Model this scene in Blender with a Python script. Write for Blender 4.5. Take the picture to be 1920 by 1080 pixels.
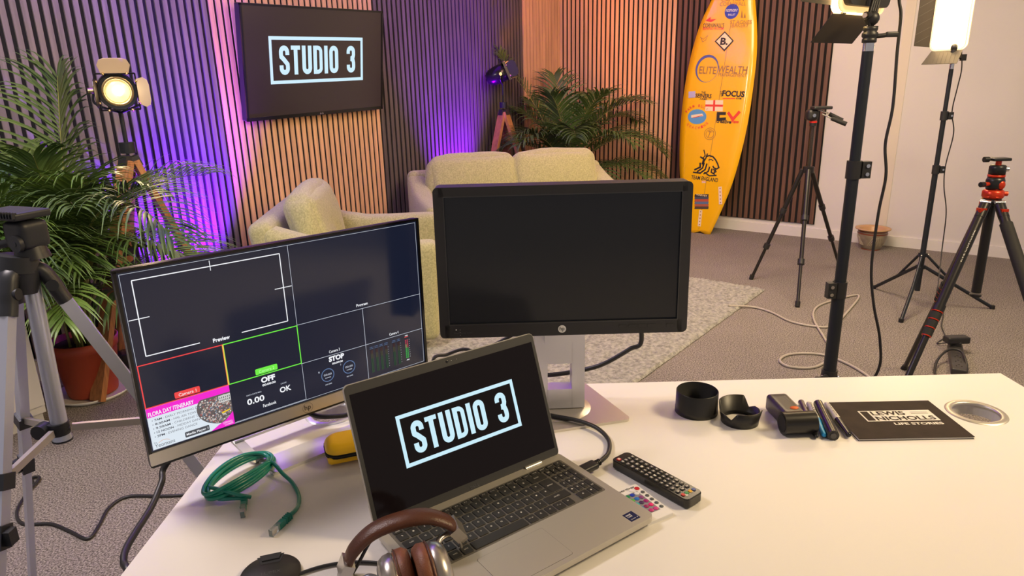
import bpy, bmesh, math, random
from mathutils import Vector, Matrix
for o in list(bpy.data.objects): bpy.data.objects.remove(o)
C = bpy.context.scene.collection
S = bpy.context.scene
PI = math.pi
random.seed(7)

# ---------------- camera -------------------------------------------------
FPX = 1280.0
CX = Vector((0.99967, -0.00744, -0.02451)); CY = Vector((-0.02561, -0.29032, -0.95659)); CZ = Vector((0.0, 0.95690, -0.29042))
CAM = Vector((0, 0, 1.40))
cd = bpy.data.cameras.new('camera'); cam = bpy.data.objects.new('camera', cd); C.objects.link(cam)
cd.sensor_width = 36; cd.lens = FPX/1920*36; cd.clip_start = .02
mm = Matrix.Identity(4)
for i in range(3):
    mm[i][0] = CX[i]; mm[i][1] = -CY[i]; mm[i][2] = -CZ[i]; mm[i][3] = CAM[i]
cam.matrix_world = mm
S.camera = cam

# ---------------- world, exposure ---------------------------------------
w = bpy.data.worlds.new('world'); S.world = w; w.use_nodes = True
w.node_tree.nodes['Background'].inputs[0].default_value = (.80, .72, .70, 1)
w.node_tree.nodes['Background'].inputs[1].default_value = .42
S.view_settings.view_transform = 'Standard'; S.view_settings.look = 'None'
S.view_settings.gamma = 1; S.view_settings.exposure = 0.0
S.view_settings.use_curve_mapping = False

# ---------------- lights of the room and added fills ------------------------------------
def area(name, loc, aim, size, power, col, sy=None, spread=PI):
    l = bpy.data.lights.new(name, 'AREA'); l.energy = power; l.color = col; l.size = size; l.spread = spread
    if sy: l.shape = 'RECTANGLE'; l.size_y = sy
    o = bpy.data.objects.new(name, l); C.objects.link(o); o.location = loc
    o.rotation_euler = (Vector(aim)-Vector(loc)).to_track_quat('-Z', 'Y').to_euler(); return o
def spot(name, loc, aim, power, col, ang=60, blend=.6, r=.03):
    l = bpy.data.lights.new(name, 'SPOT'); l.energy = power; l.color = col; l.spot_size = math.radians(ang); l.spot_blend = blend; l.shadow_soft_size = r
    o = bpy.data.objects.new(name, l); C.objects.link(o); o.location = loc
    o.rotation_euler = (Vector(aim)-Vector(loc)).to_track_quat('-Z', 'Y').to_euler(); return o
area('ceiling_light_right', (2.2, 1.0, 2.62), (1.2, 1.6, .7), .55, 62, (1, .76, .43))
area('fill_light_left', (-1.5, 1.5, 2.64), (-1.9, 2.9, .7), .8, 84, (1, .87, .87))  # added fill that brightens the left panel, palm and carpet
area('ceiling_light_far', (1.7, 3.9, 2.66), (1.9, 4.6, 0), 1.2, 82, (1, .77, .50))
# (the two LED panels on stands light the room with their own glowing diffusers)
# coloured uplights on the floor, with an added magenta spill
spot('uplight_purple_left', (-1.755, 3.868, .12), (-1.985, 3.86, 1.75), 1500, (.15, .0, 1), 76, .9)
spot('uplight_purple_back', (-.33, 5.885, .12), (-.51, 5.99, 1.8), 1500, (.24, .0, 1), 62, 1.)
spot('magenta_spill_fill', (-1.42, 3.95, .16), (-1.70, 4.24, 2.0), 75, (1, .12, .80), 30, 1.)  # added spot standing in for purple light spilling onto the oak panel
spot('wood_lamp_beam', (-.02, 6.32, 1.5), (.5, 7.2, 1.6), 66, (1, .34, .05), 115, .9)
spot('spotlight_beam', (-1.78, 3.25, 1.4), (-.7, 2.0, 1.0), 8, (1, .70, .36), 90, .8)
area('pink_fill_right', (1.1, 5.0, 2.66), (1.35, 6.9, 1.2), .5, 22, (1, .45, .34))  # added pinkish fill for the oak slats right of the corner

# ---------------- helpers ------------------------------------------------
def ray(u, v): return CX*((u-960)/FPX) + CY*((v-540)/FPX) + CZ
def T(u, v, z=.74):                      # point of a horizontal level seen at u,v
    d = ray(u, v); return CAM + d*((z-CAM.z)/d.z)
def F(u, v): return T(u, v, 0.)
def PY(u, v, y):
    d = ray(u, v); return CAM + d*(y/d.y)
def PL(u, v, P, n):
    d = ray(u, v); P = Vector(P); n = Vector(n); return CAM + d*((P-CAM).dot(n)/d.dot(n))
def VZ(u, v, P):                         # point above a floor spot
    n = Vector((P[0], P[1], 0)); return PL(u, v, n, n)

MATS = {}
def mat(name, col, rough=.6, metal=0., bump=0., bscale=200., var=0., vscale=8., emit=None, estr=0., spec=.5, coat=0., trans=0., sheen=0., col2=None, stretch=None, ior=None):
    if name in MATS: return MATS[name]
    m = bpy.data.materials.new(name); m.use_nodes = True; nt = m.node_tree; b = nt.nodes['Principled BSDF']
    b.inputs['Base Color'].default_value = (*col, 1); b.inputs['Roughness'].default_value = rough; b.inputs['Metallic'].default_value = metal
    b.inputs['Specular IOR Level'].default_value = spec
    if coat: b.inputs['Coat Weight'].default_value = coat; b.inputs['Coat Roughness'].default_value = .08
    if trans: b.inputs['Transmission Weight'].default_value = trans
    if ior: b.inputs['IOR'].default_value = ior
    if sheen: b.inputs['Sheen Weight'].default_value = sheen
    if emit: b.inputs['Emission Color'].default_value = (*emit, 1); b.inputs['Emission Strength'].default_value = estr
    tc = nt.nodes.new('ShaderNodeTexCoord'); src = tc.outputs['Object']
    if stretch:
        mp = nt.nodes.new('ShaderNodeMapping'); mp.inputs['Scale'].default_value = stretch; nt.links.new(src, mp.inputs[0]); src = mp.outputs[0]
    if var or col2:
        n = nt.nodes.new('ShaderNodeTexNoise'); n.inputs['Scale'].default_value = vscale; n.inputs['Detail'].default_value = 5
        nt.links.new(src, n.inputs['Vector'])
        r = nt.nodes.new('ShaderNodeValToRGB')
        c2 = col2 or tuple(min(1, c*(1+var)) for c in col); c1 = col if col2 else tuple(c*(1-var) for c in col)
        r.color_ramp.elements[0].position = .34; r.color_ramp.elements[1].position = .66
        r.color_ramp.elements[0].color = (*c1, 1); r.color_ramp.elements[1].color = (*c2, 1)
        nt.links.new(n.outputs[0], r.inputs[0]); nt.links.new(r.outputs[0], b.inputs['Base Color'])
    if bump:
        n2 = nt.nodes.new('ShaderNodeTexNoise'); n2.inputs['Scale'].default_value = bscale; n2.inputs['Detail'].default_value = 3
        nt.links.new(src, n2.inputs['Vector'])
        bp = nt.nodes.new('ShaderNodeBump'); bp.inputs['Strength'].default_value = bump; bp.inputs['Distance'].default_value = .01
        nt.links.new(n2.outputs[0], bp.inputs['Height']); nt.links.new(bp.outputs[0], b.inputs['Normal'])
    MATS[name] = m; return m

def catmull(P, n=8, closed=False):
    P = [Vector(p) for p in P]; out = []; N = len(P)
    if N < 3: return P
    rng = range(N if closed else N-1)
    for i in rng:
        p0 = P[(i-1) % N] if closed or i > 0 else P[0]*2-P[1]
        p1 = P[i]; p2 = P[(i+1) % N]; p3 = P[(i+2) % N] if closed or i+2 < N else P[-1]*2-P[-2]
        for k in range(n):
            t = k/n; t2 = t*t; t3 = t2*t
            out.append(.5*((2*p1)+(p2-p0)*t+(2*p0-5*p1+4*p2-p3)*t2+(3*p1-p0-3*p2+p3)*t3))
    if not closed: out.append(P[-1])
    return out
def basis(o=(0, 0, 0), x=(1, 0, 0), y=(0, 1, 0)):
    x = Vector(x).normalized(); y = Vector(y); y = (y-x*y.dot(x)).normalized(); z = x.cross(y)
    m = Matrix.Identity(4); o = Vector(o)
    for i in range(3): m[i][0] = x[i]; m[i][1] = y[i]; m[i][2] = z[i]; m[i][3] = o[i]
    return m
def along(a, b, up=(0, 0, 1)):           # frame at a with z towards b
    a = Vector(a); z = (Vector(b)-a).normalized(); up = Vector(up)
    if abs(z.dot(up)) > .98: up = Vector((0, 1, 0))
    x = up.cross(z).normalized(); y = z.cross(x); m = Matrix.Identity(4)
    for i in range(3): m[i][0] = x[i]; m[i][1] = y[i]; m[i][2] = z[i]; m[i][3] = a[i]
    return m
_txt = {}
def textgeo(s, bold=0.):
    k = (s, bold)
    if k in _txt: return _txt[k]
    cu = bpy.data.curves.new('t', 'FONT'); cu.body = s; cu.size = 1; cu.resolution_u = 3; cu.offset = bold
    ob = bpy.data.objects.new('t', cu); C.objects.link(ob)
    me = bpy.data.meshes.new_from_object(ob.evaluated_get(bpy.context.evaluated_depsgraph_get()))
    vs = [v.co.copy() for v in me.vertices]; fs = [tuple(p.vertices) for p in me.polygons]
    bpy.data.objects.remove(ob); bpy.data.meshes.remove(me); bpy.data.curves.remove(cu)
    if not vs: return None
    x0 = min(v.x for v in vs); x1 = max(v.x for v in vs); y0 = min(v.y for v in vs); y1 = max(v.y for v in vs)
    _txt[k] = (vs, fs, x0, x1, y0, y1); return _txt[k]

class MB:
    def __init__(s): s.v = []; s.f = []; s.m = []; s.M = Matrix.Identity(4); s.mi = 0; s.mats = []; s.sm = []
    def mat(s, m):
        if m not in s.mats: s.mats.append(m)
        s.mi = s.mats.index(m); return s
    def add(s, vs, fs, M=None, smooth=False):
        b = len(s.v); X = s.M @ M if M is not None else s.M
        s.v += [X @ Vector(v) for v in vs]
        for f in fs: s.f.append(tuple(i+b for i in f)); s.m.append(s.mi); s.sm.append(smooth)
        return s
    def box(s, c, d, M=None):
        x, y, z = (k/2 for k in d); c = Vector(c)
        vs = [c+Vector((a*x, b*y, e*z)) for a in (-1, 1) for b in (-1, 1) for e in (-1, 1)]
        return s.add(vs, [(0, 1, 3, 2), (4, 6, 7, 5), (0, 4, 5, 1), (2, 3, 7, 6), (0, 2, 6, 4), (1, 5, 7, 3)], M)
    def prism(s, pts, z0, z1, M=None, smooth=False, cap=True, cham=0.):   # outline in xy (counterclockwise) extruded in z
        n = len(pts)
        if cham:
            cx_ = sum(p[0] for p in pts)/n; cy_ = sum(p[1] for p in pts)/n
            rr = max(math.hypot(p[0]-cx_, p[1]-cy_) for p in pts); k = 1-cham/rr
            ins = [(cx_+(p[0]-cx_)*k, cy_+(p[1]-cy_)*k) for p in pts]
            vs = [(p[0], p[1], z0) for p in pts]+[(p[0], p[1], z1-cham) for p in pts]+[(p[0], p[1], z1) for p in ins]
            fs = [(i, (i+1) % n, n+(i+1) % n, n+i) for i in range(n)]+[(n+i, n+(i+1) % n, 2*n+(i+1) % n, 2*n+i) for i in range(n)]
            s.add(vs, fs, M, smooth); s.add(vs[:n], [tuple(range(n))[::-1]], M); s.add(vs[2*n:], [tuple(range(n))], M); return s
        vs = [(p[0], p[1], z0) for p in pts]+[(p[0], p[1], z1) for p in pts]
        fs = [(i, (i+1) % n, n+(i+1) % n, n+i) for i in range(n)]
        s.add(vs, fs, M, smooth)
        if cap: s.add(vs, [tuple(range(n))[::-1], tuple(range(n, 2*n))], M)
        return s
    def flat(s, pts, z, M=None):
        vs = [(p[0], p[1], z) for p in pts]; return s.add(vs, [tuple(range(len(pts)))], M)
    def lathe(s, prof, n=24, M=None, smooth=True, closed=False):
        vs = []; fs = []; k = len(prof)
        for i in range(n):
            a = 2*PI*i/n
            for r, z in prof: vs.append((r*math.cos(a), r*math.sin(a), z))
        for i in range(n):
            j = (i+1) % n
            for q in range(k-1 if not closed else k):
                q2 = (q+1) % k
                fs.append((i*k+q, j*k+q, j*k+q2, i*k+q2))
        s.add(vs, fs, M, smooth)
        return s
    def cyl(s, a, b, r, r2=None, n=16, cap=True):
        a = Vector(a); b = Vector(b); L = (b-a).length; r2 = r if r2 is None else r2; M = along(a, b)
        s.lathe([(r, 0), (r2, L)], n, M)
        if cap:
            for rr, z, rev in ((r, 0, True), (r2, L, False)):
                p = [(rr*math.cos(2*PI*i/n), rr*math.sin(2*PI*i/n), z) for i in range(n)]
                s.add(p, [tuple(range(n))[::-1] if rev else tuple(range(n))], M)
        return s
    def bar(s, a, b, wx, wy, up=(0, 0, 1), w2=None):      # rectangular bar from a to b
        a = Vector(a); b = Vector(b); L = (b-a).length; M = along(a, b, up); k = w2 or 1
        vs = [(-wx/2, -wy/2, 0), (wx/2, -wy/2, 0), (wx/2, wy/2, 0), (-wx/2, wy/2, 0)]
        vs += [(x*k, y*k, L) for x, y, z in vs]
        return s.add(vs, [(3, 2, 1, 0), (4, 5, 6, 7), (0, 1, 5, 4), (1, 2, 6, 5), (2, 3, 7, 6), (3, 0, 4, 7)], M)
    def tube(s, P, r, n=8, closed=False, k=8, flat=None):
        P = catmull(P, k, closed) if k else [Vector(p) for p in P]
        N = len(P); vs = []; fs = []; ref = None
        for i, p in enumerate(P):
            t = (P[(i+1) % N]-P[i-1]) if closed else (P[min(i+1, N-1)]-P[max(i-1, 0)])
            t.normalize()
            if ref is None:
                ref = Vector((0, 0, 1)) if abs(t.z) < .9 else Vector((1, 0, 0))
            x = (ref-t*ref.dot(t)).normalized(); y = t.cross(x); ref = x
            rr = r(i/(N-1)) if callable(r) else r
            for j in range(n):
                a = 2*PI*j/n
                vs.append(p+x*(rr*math.cos(a)*(flat or 1))+y*(rr*math.sin(a)))
        for i in range(N if closed else N-1):
            i2 = (i+1) % N
            for j in range(n):
                j2 = (j+1) % n; fs.append((i*n+j, i*n+j2, i2*n+j2, i2*n+j))
        s.add(vs, fs, None, True)
        if not closed: s.add(vs[:n], [tuple(range(n))[::-1]]); s.add(vs[-n:], [tuple(range(n))])
        return s
    def sphere(s, c, r, n=16, M=None, sc=(1, 1, 1)):
        prof = [(max(1e-5, r*math.sin(PI*i/(n//2))), -r*math.cos(PI*i/(n//2))) for i in range(n//2+1)]
        X = Matrix.Translation(Vector(c)) @ Matrix.Diagonal((*sc, 1))
        return s.lathe(prof, n, (M @ X) if M is not None else X)
    def text(s, t, x, y, wd, h, M=None, z=0., bold=0., align='c', rot=0.):   # text stretched to a box wd x h centred at x,y
        g = textgeo(t, bold)
        if not g: return s
        vs, fs, x0, x1, y0, y1 = g; sx = wd/(x1-x0) if wd else h/(y1-y0); sy = h/(y1-y0)
        R = Matrix.Translation((x, y, z)) @ Matrix.Rotation(rot, 4, 'Z')
        if align == 'l': R = R @ Matrix.Translation((sx*(x1-x0)/2, 0, 0))
        q = [((v.x-(x0+x1)/2)*sx, (v.y-(y0+y1)/2)*sy, 0) for v in vs]
        return s.add(q, fs, (M @ R) if M is not None else R)
    def rbox(s, c, d, r, M=None, n=6, puff=0., seed=None, wob=0.):          # rounded box, optional puffed faces
        hx, hy, hz = (k/2 for k in d); c = Vector(c); N = n*2+2
        def axis(h):
            a = [-h+r*(1-math.cos(PI/2*i/n)) for i in range(n+1)]
            st = [a[-1]+(-2*a[-1])*i/6 for i in range(1, 6)] if a[-1] < -1e-6 else []
            return a+st+[-q for q in a[::-1]]
        ax = [axis(hx), axis(hy), axis(hz)]; H = (hx, hy, hz); idx = {}; vs = []; fs = []
        rnd = random.Random(seed or 1); ph = [rnd.uniform(0, 6) for _ in range(6)]
        def vert(p):
            k = tuple(round(q, 6) for q in p)
            if k in idx: return idx[k]
            inner = Vector([max(-(h-r), min(h-r, q)) for q, h in zip(p, H)]); d_ = Vector(p)-inner
            q = inner+(d_.normalized()*r if d_.length > 1e-9 else d_)
            if puff:
                for a_ in range(3):
                    o1, o2 = (a_+1) % 3, (a_+2) % 3
                    f = max(0, 1-(p[o1]/H[o1])**2)*max(0, 1-(p[o2]/H[o2])**2)
                    if abs(abs(p[a_])-H[a_]) < 1e-5 or True: q[a_] += puff*f*(p[a_]/H[a_])
            if wob:
                q += Vector((math.sin(p[1]*23+p[2]*17+ph[0]), math.sin(p[0]*21+p[2]*19+ph[1]), math.sin(p[0]*18+p[1]*25+ph[2])))*wob
            idx[k] = len(vs); vs.append(q+c); return idx[k]
        for a_ in range(3):
            o1, o2 = (a_+1) % 3, (a_+2) % 3
            for sg in (-1, 1):
                for i in range(len(ax[o1])-1):
                    for j in range(len(ax[o2])-1):
                        q = []
                        for di, dj in ((0, 0), (1, 0), (1, 1), (0, 1)):
                            p = [0, 0, 0]; p[a_] = sg*H[a_]; p[o1] = ax[o1][i+di]; p[o2] = ax[o2][j+dj]; q.append(vert(p))
                        if len(set(q)) < 3: continue
                        fs.append(tuple(q if sg > 0 else q[::-1]))
        return s.add(vs, fs, M, True)
    def build(s, name, parent=None, world=False, **props):
        me = bpy.data.meshes.new(name)
        v = s.v
        if world and parent is not None:
            inv = ROOTM[parent.name].inverted(); v = [inv @ p for p in v]
        me.from_pydata([tuple(p) for p in v], [], s.f)
        for m in s.mats: me.materials.append(m)
        for p, i, sm in zip(me.polygons, s.m, s.sm): p.material_index = i; p.use_smooth = sm
        me.update()
        o = bpy.data.objects.new(name, me); C.objects.link(o)
        if parent is not None: o.parent = parent; ROOTM[o.name] = ROOTM[parent.name]
        for k, val in props.items(): o[k] = val
        return o
ROOTM = {}
def thing(name, label, cat, loc=(0, 0, 0), rz=0., group=None, M=None):
    o = bpy.data.objects.new(name, None); C.objects.link(o); o.empty_display_size = .05
    o.matrix_world = M if M is not None else Matrix.Translation(Vector(loc)) @ Matrix.Rotation(rz, 4, 'Z')
    ROOTM[o.name] = o.matrix_world.copy(); o['label'] = label; o['category'] = cat
    if group: o['group'] = group
    return o
def solo(mb, name, label, cat, group=None, kind=None):
    o = mb.build(name); o['label'] = label; o['category'] = cat
    if group: o['group'] = group
    if kind: o['kind'] = kind
    return o
def mk(m): return MB().mat(m)
def rrect(w, h, r, cx=0, cy=0, n=5):
    p = []
    for sx, sy, a0 in ((1, 1, 0), (-1, 1, 90), (-1, -1, 180), (1, -1, 270)):
        for i in range(n+1):
            a = math.radians(a0+90*i/n); p.append((cx+sx*(w/2-r)+r*math.cos(a), cy+sy*(h/2-r)+r*math.sin(a)))
    return p
def circ(r, cx=0, cy=0, n=24, ry=None): return [(cx+r*math.cos(2*PI*i/n), cy+(ry or r)*math.sin(2*PI*i/n)) for i in range(n)]
def stroke(mb, P, t, M=None, z=0., closed=False):       # flat ribbon of width t along a 2-D path
    P = [Vector((p[0], p[1])) for p in P]; N = len(P); L = []; R = []
    for i in range(N):
        a = P[i-1] if (i > 0 or closed) else None; b = P[(i+1) % N] if (i < N-1 or closed) else None
        d1 = (P[i]-a).normalized() if a is not None else None; d2 = (b-P[i]).normalized() if b is not None else None
        if d1 is None: d1 = d2
        if d2 is None: d2 = d1
        n1 = Vector((-d1.y, d1.x)); n2 = Vector((-d2.y, d2.x)); m = (n1+n2)
        m = m.normalized() if m.length > 1e-6 else n1
        k = 1/max(.35, m.dot(n1)); L.append(P[i]+m*(t/2*k)); R.append(P[i]-m*(t/2*k))
    vs = [(p.x, p.y, z) for p in L]+[(p.x, p.y, z) for p in R]
    fs = [(N+i, N+(i+1) % N, (i+1) % N, i) for i in range(N if closed else N-1)]
    return mb.add(vs, fs, M)
def arc(cx, cy, rx, ry, a0, a1, n=10): return [(cx+rx*math.cos(math.radians(a0+(a1-a0)*i/n)), cy+ry*math.sin(math.radians(a0+(a1-a0)*i/n))) for i in range(n+1)]
def studio3(mb, w, h, M, z):                            # condensed capitals, boxed; box is w x h centred at 0
    t = h*.072
    for x0, y0, x1, y1 in ((-w/2, h/2-t, w/2, h/2), (-w/2, -h/2, w/2, -h/2+t), (-w/2, -h/2+t, -w/2+t, h/2-t), (w/2-t, -h/2+t, w/2, h/2-t)):
        mb.add([(x0, y0, z), (x1, y0, z), (x1, y1, z), (x0, y1, z)], [(0, 1, 2, 3)], M)
    H = h*.62; st = H*.170; lw = H*.45; r = (lw-st)/2
    adv = {'S': lw, 'T': lw*.93, 'U': lw, 'D': lw, 'I': st, 'O': lw, '3': lw, ' ': lw*.62}; gap = H*.082
    word = 'STUDIO 3'; tot = sum(adv[c] for c in word)+gap*(len(word)-1); k = w*.815/tot; x = -w*.4075
    for c in word:
        a = adv[c]; X = (M or Matrix.Identity(4)) @ Matrix.Translation((x, -H/2, z)) @ Matrix.Diagonal((k, 1, 1, 1)); c0 = st/2; cr = lw-st/2; mid = lw/2
        if c == 'S': stroke(mb, [(cr, H*.68), (cr, H-c0-r)]+arc(mid, H-c0-r, r, r, 10, 170)+[(c0, H*.70)]+[(c0+.06*r, H*.62), (mid-.25*r, H*.54), (mid+.35*r, H*.45), (cr-.04*r, H*.36)]+[(cr, H*.29)]+arc(mid, c0+r, r, r, -10, -170)+[(c0, H*.33)], st, X)
        elif c == 'T': stroke(mb, [(a/2, 0), (a/2, H)], st, X); stroke(mb, [(0, H-st*.42), (a, H-st*.42)], st*.84, X, .00002)
        elif c == 'U': stroke(mb, [(c0, H), (c0, c0+r)]+arc(mid, c0+r, r, r, 190, 350)+[(cr, c0+r), (cr, H)], st, X)
        elif c == 'D': stroke(mb, [(c0, 0), (c0, H)], st, X); stroke(mb, [(c0, H-st*.42), (mid-.1*r, H-st*.42)]+arc(mid-.1*r, H-c0-r*.9, r*1.1, r*.98, 80, 0)+arc(mid-.1*r, c0+r*.9, r*1.1, r*.98, 0, -80)+[(mid-.1*r, st*.42), (c0, st*.42)], st*.86, X, .00002)
        elif c == 'I': stroke(mb, [(c0, 0), (c0, H)], st, X)
        elif c == 'O': stroke(mb, arc(mid, H-c0-r, r, r, 0, 180)+arc(mid, c0+r, r, r, 180, 360), st, X, 0, True)
        elif c == '3': stroke(mb, [(c0, H*.70), (c0, H-c0-r)]+arc(mid, H-c0-r, r, r, 170, 10)+[(cr, H*.66), (cr-.25*r, H*.56), (mid, H*.52)], st, X); stroke(mb, [(mid-.2*r, H*.515), (mid+.3*r, H*.51), (cr-.2*r, H*.46), (cr, H*.36), (cr, c0+r)]+arc(mid, c0+r, r, r, -10, -170)+[(c0, H*.30)], st, X, .00002)
        x += (a+gap)*k
# ---------------- common materials --------------------------------------
BLK = mat('black_plastic', (.018, .018, .02), .42, bump=.05, bscale=900)
BLKM = mat('black_satin_metal', (.022, .024, .028), .33, .4)
RUB = mat('rubber', (.012, .012, .013), .75)
CHR = mat('chrome', (.75, .75, .77), .18, 1)
ALU = mat('aluminium', (.80, .80, .86), .36, .6, bump=.03, bscale=700)
CHAMP = mat('champagne_metal', (.70, .66, .58), .30, .85)
ALUW = mat('aluminium_warm', (.60, .57, .52), .38, .75, bump=.03, bscale=900)
GREY = mat('grey_metal', (.10, .10, .105), .35, .7)
REDA = mat('red_anodised', (.62, .045, .015), .3, .5)
WHT = mat('white_print', (.85, .85, .83), .6)
OAK = mat('oak_slat', (.68, .395, .215), .62, var=.16, vscale=3., stretch=(14, 14, .7), bump=.03, bscale=60)
WAL = mat('smoked_slat_lit', (.175, .142, .134), .6, var=.2, vscale=3., stretch=(14, 14, .7), bump=.03, bscale=60)  # stronger light on the left panel is put into this lighter colour
WALB = mat('walnut_slat', (.125, .062, .040), .6, var=.25, vscale=3., stretch=(14, 14, .7), bump=.03, bscale=60)
WAL2 = mat('smoked_slat_shaded', (.105, .083, .078), .6, var=.2, vscale=3., stretch=(14, 14, .7), bump=.03, bscale=60)  # same smoked slats, the mid panel's dimmer light put into the colour
FELT = mat('black_felt', (.006, .0055, .006), .95, bump=.2, bscale=500)
PAINT = mat('white_paint', (.66, .635, .62), .75, bump=.04, bscale=180, var=.012, vscale=2)
SKIRT = mat('skirting_paint', (.70, .68, .66), .45)
DESK = mat('white_laminate', (.80, .775, .74), .42, bump=.015, bscale=900, var=.01, vscale=3)

# ---------------- room ---------------------------------------------------
dR = Vector((.80, -.60, 0)); nR = Vector((-.6, -.8, 0)); CN = Vector((.553, 7.518, 0)); PRt = Vector((2.95, 5.72, 0))
PLt = Vector((-2.168, 3.57, 0)); dL = (CN-PLt).normalized(); nL = Vector((dL.y, -dL.x, 0))
HC = 2.75
# carpet
nt_m = bpy.data.materials.new('carpet'); nt_m.use_nodes = True; nt = nt_m.node_tree; b = nt.nodes['Principled BSDF']
tc = nt.nodes.new('ShaderNodeTexCoord'); n1 = nt.nodes.new('ShaderNodeTexNoise'); n1.inputs['Scale'].default_value = 170; n1.inputs['Detail'].default_value = 6; n1.inputs['Roughness'].default_value = .7
r1 = nt.nodes.new('ShaderNodeValToRGB'); r1.color_ramp.elements[0].position = .41; r1.color_ramp.elements[1].position = .61
r1.color_ramp.elements[0].color = (.09, .078, .072, 1); r1.color_ramp.elements[1].color = (.50, .45, .41, 1)
n2 = nt.nodes.new('ShaderNodeTexNoise'); n2.inputs['Scale'].default_value = 2.5
mx = nt.nodes.new('ShaderNodeMix'); mx.data_type = 'RGBA'; mx.blend_type = 'MULTIPLY'; mx.inputs[0].default_value = .25
nt.links.new(tc.outputs['Object'], n1.inputs['Vector']); nt.links.new(tc.outputs['Object'], n2.inputs['Vector']); nt.links.new(n1.outputs[0], r1.inputs[0])
nt.links.new(r1.outputs[0], mx.inputs[6]); nt.links.new(n2.outputs[0], mx.inputs[7]); nt.links.new(mx.outputs[2], b.inputs['Base Color'])
bp = nt.nodes.new('ShaderNodeBump'); bp.inputs['Strength'].default_value = .7; bp.inputs['Distance'].default_value = .006
nt.links.new(n1.outputs[0], bp.inputs['Height']); nt.links.new(bp.outputs[0], b.inputs['Normal']); b.inputs['Roughness'].default_value = .95; b.inputs['Specular IOR Level'].default_value = .1
def structure(mb, name):
    o = mb.build(name); o['kind'] = 'structure'; return o
structure(mk(nt_m).box((.6, 2.3, -.03), (9.5, 11.5, .06)), 'floor')
structure(mk(mat('ceiling_paint', (.72, .71, .69), .9)).box((.6, 2.3, HC+.05), (9.5, 11.5, .1)), 'ceiling')
def wallseg(P, d, n, L0, L1, z0, z1, th, off=0):
    m = MB(); m.M = basis(Vector(P)+n*off, d, -n)   # local x along wall, local y into the wall
    return m, (L0, L1, z0, z1, th)
def wall(name, P, d, n, L0, L1, m_, z0=0, z1=HC, th=.12, off=0):
    m = mk(m_); M = Matrix.Identity(4); P = Vector(P)
    for a in (0, 1):
        pass
    p = [P+d*L0+n*off, P+d*L1+n*off, P+d*L1+n*(off-th), P+d*L0+n*(off-th)]
    vs = [(q.x, q.y, z) for z in (z0, z1) for q in p]
    m.add(vs, [(3, 2, 1, 0), (4, 5, 6, 7), (0, 1, 5, 4), (1, 2, 6, 5), (2, 3, 7, 6), (3, 0, 4, 7)])
    return structure(m, name)
wall('wall_left', PLt, dL, nL, -3.2, 4.795, PAINT)
wall('wall_right', CN, dR, nR, 0, 5.6, PAINT)
wall('baseboard_left', PLt, dL, nL, -3.2, 4.78, SKIRT, 0, .105, .016, .016)
wall('baseboard_right', CN, dR, nR, .02, 5.6, SKIRT, 0, .085, .016, .016)
# vertical trim strip on the white wall and fixings in the skirting
sT = (PL(1675, 260, PRt, nR)-CN).dot(dR)
wall('trim_1', CN, dR, nR, sT-.035, sT+.035, mat('cream_trim', (.68, .62, .52), .6), .085, HC, .006, .006)
# slatted panels -----------------------------------------------------------
def slats(P, d, n, s0, s1, N, z0, m_, label, gapf=.33, dep=.007):
    P = Vector(P); pitch = (s1-s0)/N; root = thing('slatted_wall_panel', label, 'wall panel', P+d*s0, 0)
    def q(m, a, b_, o0, o1, z_0, z_1):
        p = [P+d*a+n*o0, P+d*b_+n*o0, P+d*b_+n*o1, P+d*a+n*o1]
        vs = [(k.x, k.y, z) for z in (z_0, z_1) for k in p]
        m.add(vs, [(3, 2, 1, 0), (4, 5, 6, 7), (0, 1, 5, 4), (1, 2, 6, 5), (2, 3, 7, 6), (3, 0, 4, 7)])
    bk = mk(FELT); q(bk, s0, s1, .001, .010, z0, HC-.01); bk.build('felt_backing', root, True)
    sl = mk(m_)
    for i in range(N): q(sl, s0+(i+gapf/2)*pitch, s0+(i+1-gapf/2)*pitch, .010, .010+dep, z0+.004, HC-.012)
    sl.build('wooden_slats', root, True)
slats(PLt, dL, nL, -2.62, .80, 74, .12, WAL, 'smoked slatted wall panel at far left behind the palm and spotlight', .44, .009)
slats(PLt, dL, nL, .80, 2.113, 28, .12, OAK, 'oak slatted wall panel behind the wall-mounted television', .36)
slats(PLt, dL, nL, 2.113, 4.083, 39, .12, WAL2, 'smoked slatted wall panel washed purple, between television and orange-lit corner', .40)
slats(PLt, dL, nL, 4.083, 4.78, 12, .12, OAK, 'narrow oak slatted wall panel glowing orange in the room corner', .22, .014)
slats(CN, dR, nR, .01, 1.30, 26, .12, OAK, 'oak slatted wall panel between room corner and surfboard', .37)
slats(CN, dR, nR, 1.30, 2.667, 26, .12, WALB, 'dark walnut slatted wall panel behind the yellow surfboard', .40)

# ---------------- rug ----------------------------------------------------
def rug():
    o = Vector((1.709, 4.400, 0)); a = Vector((-.622, -.783, 0)); bb = Vector((-.783, .622, 0)); nx, ny = 190, 140; LA, LB = 2.35, 1.62
    rnd = random.Random(3); vs = []; fs = []
    for i in range(nx+1):
        for j in range(ny+1):
            e = min(i, nx-i, j, ny-j); z = (.004 if e == 0 else .016+rnd.uniform(-.005, .007))
            p = o+a*(LA*i/nx+rnd.uniform(-.003, .003))+bb*(LB*j/ny+rnd.uniform(-.003, .003)); vs.append((p.x, p.y, z))
    for i in range(nx):
        for j in range(ny):
            k = i*(ny+1)+j; fs.append((k, k+1, k+ny+2, k+ny+1))
    m = mk(mat('rug_pile', (.17, .17, .145), .95, col2=(.42, .41, .35), vscale=45, bump=.6, bscale=160, sheen=.3)); m.add(vs, fs, None, True)
    solo(m, 'shag_rug', 'grey-green shaggy rug on the carpet in front of the sofa', 'rug')
rug()

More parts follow.
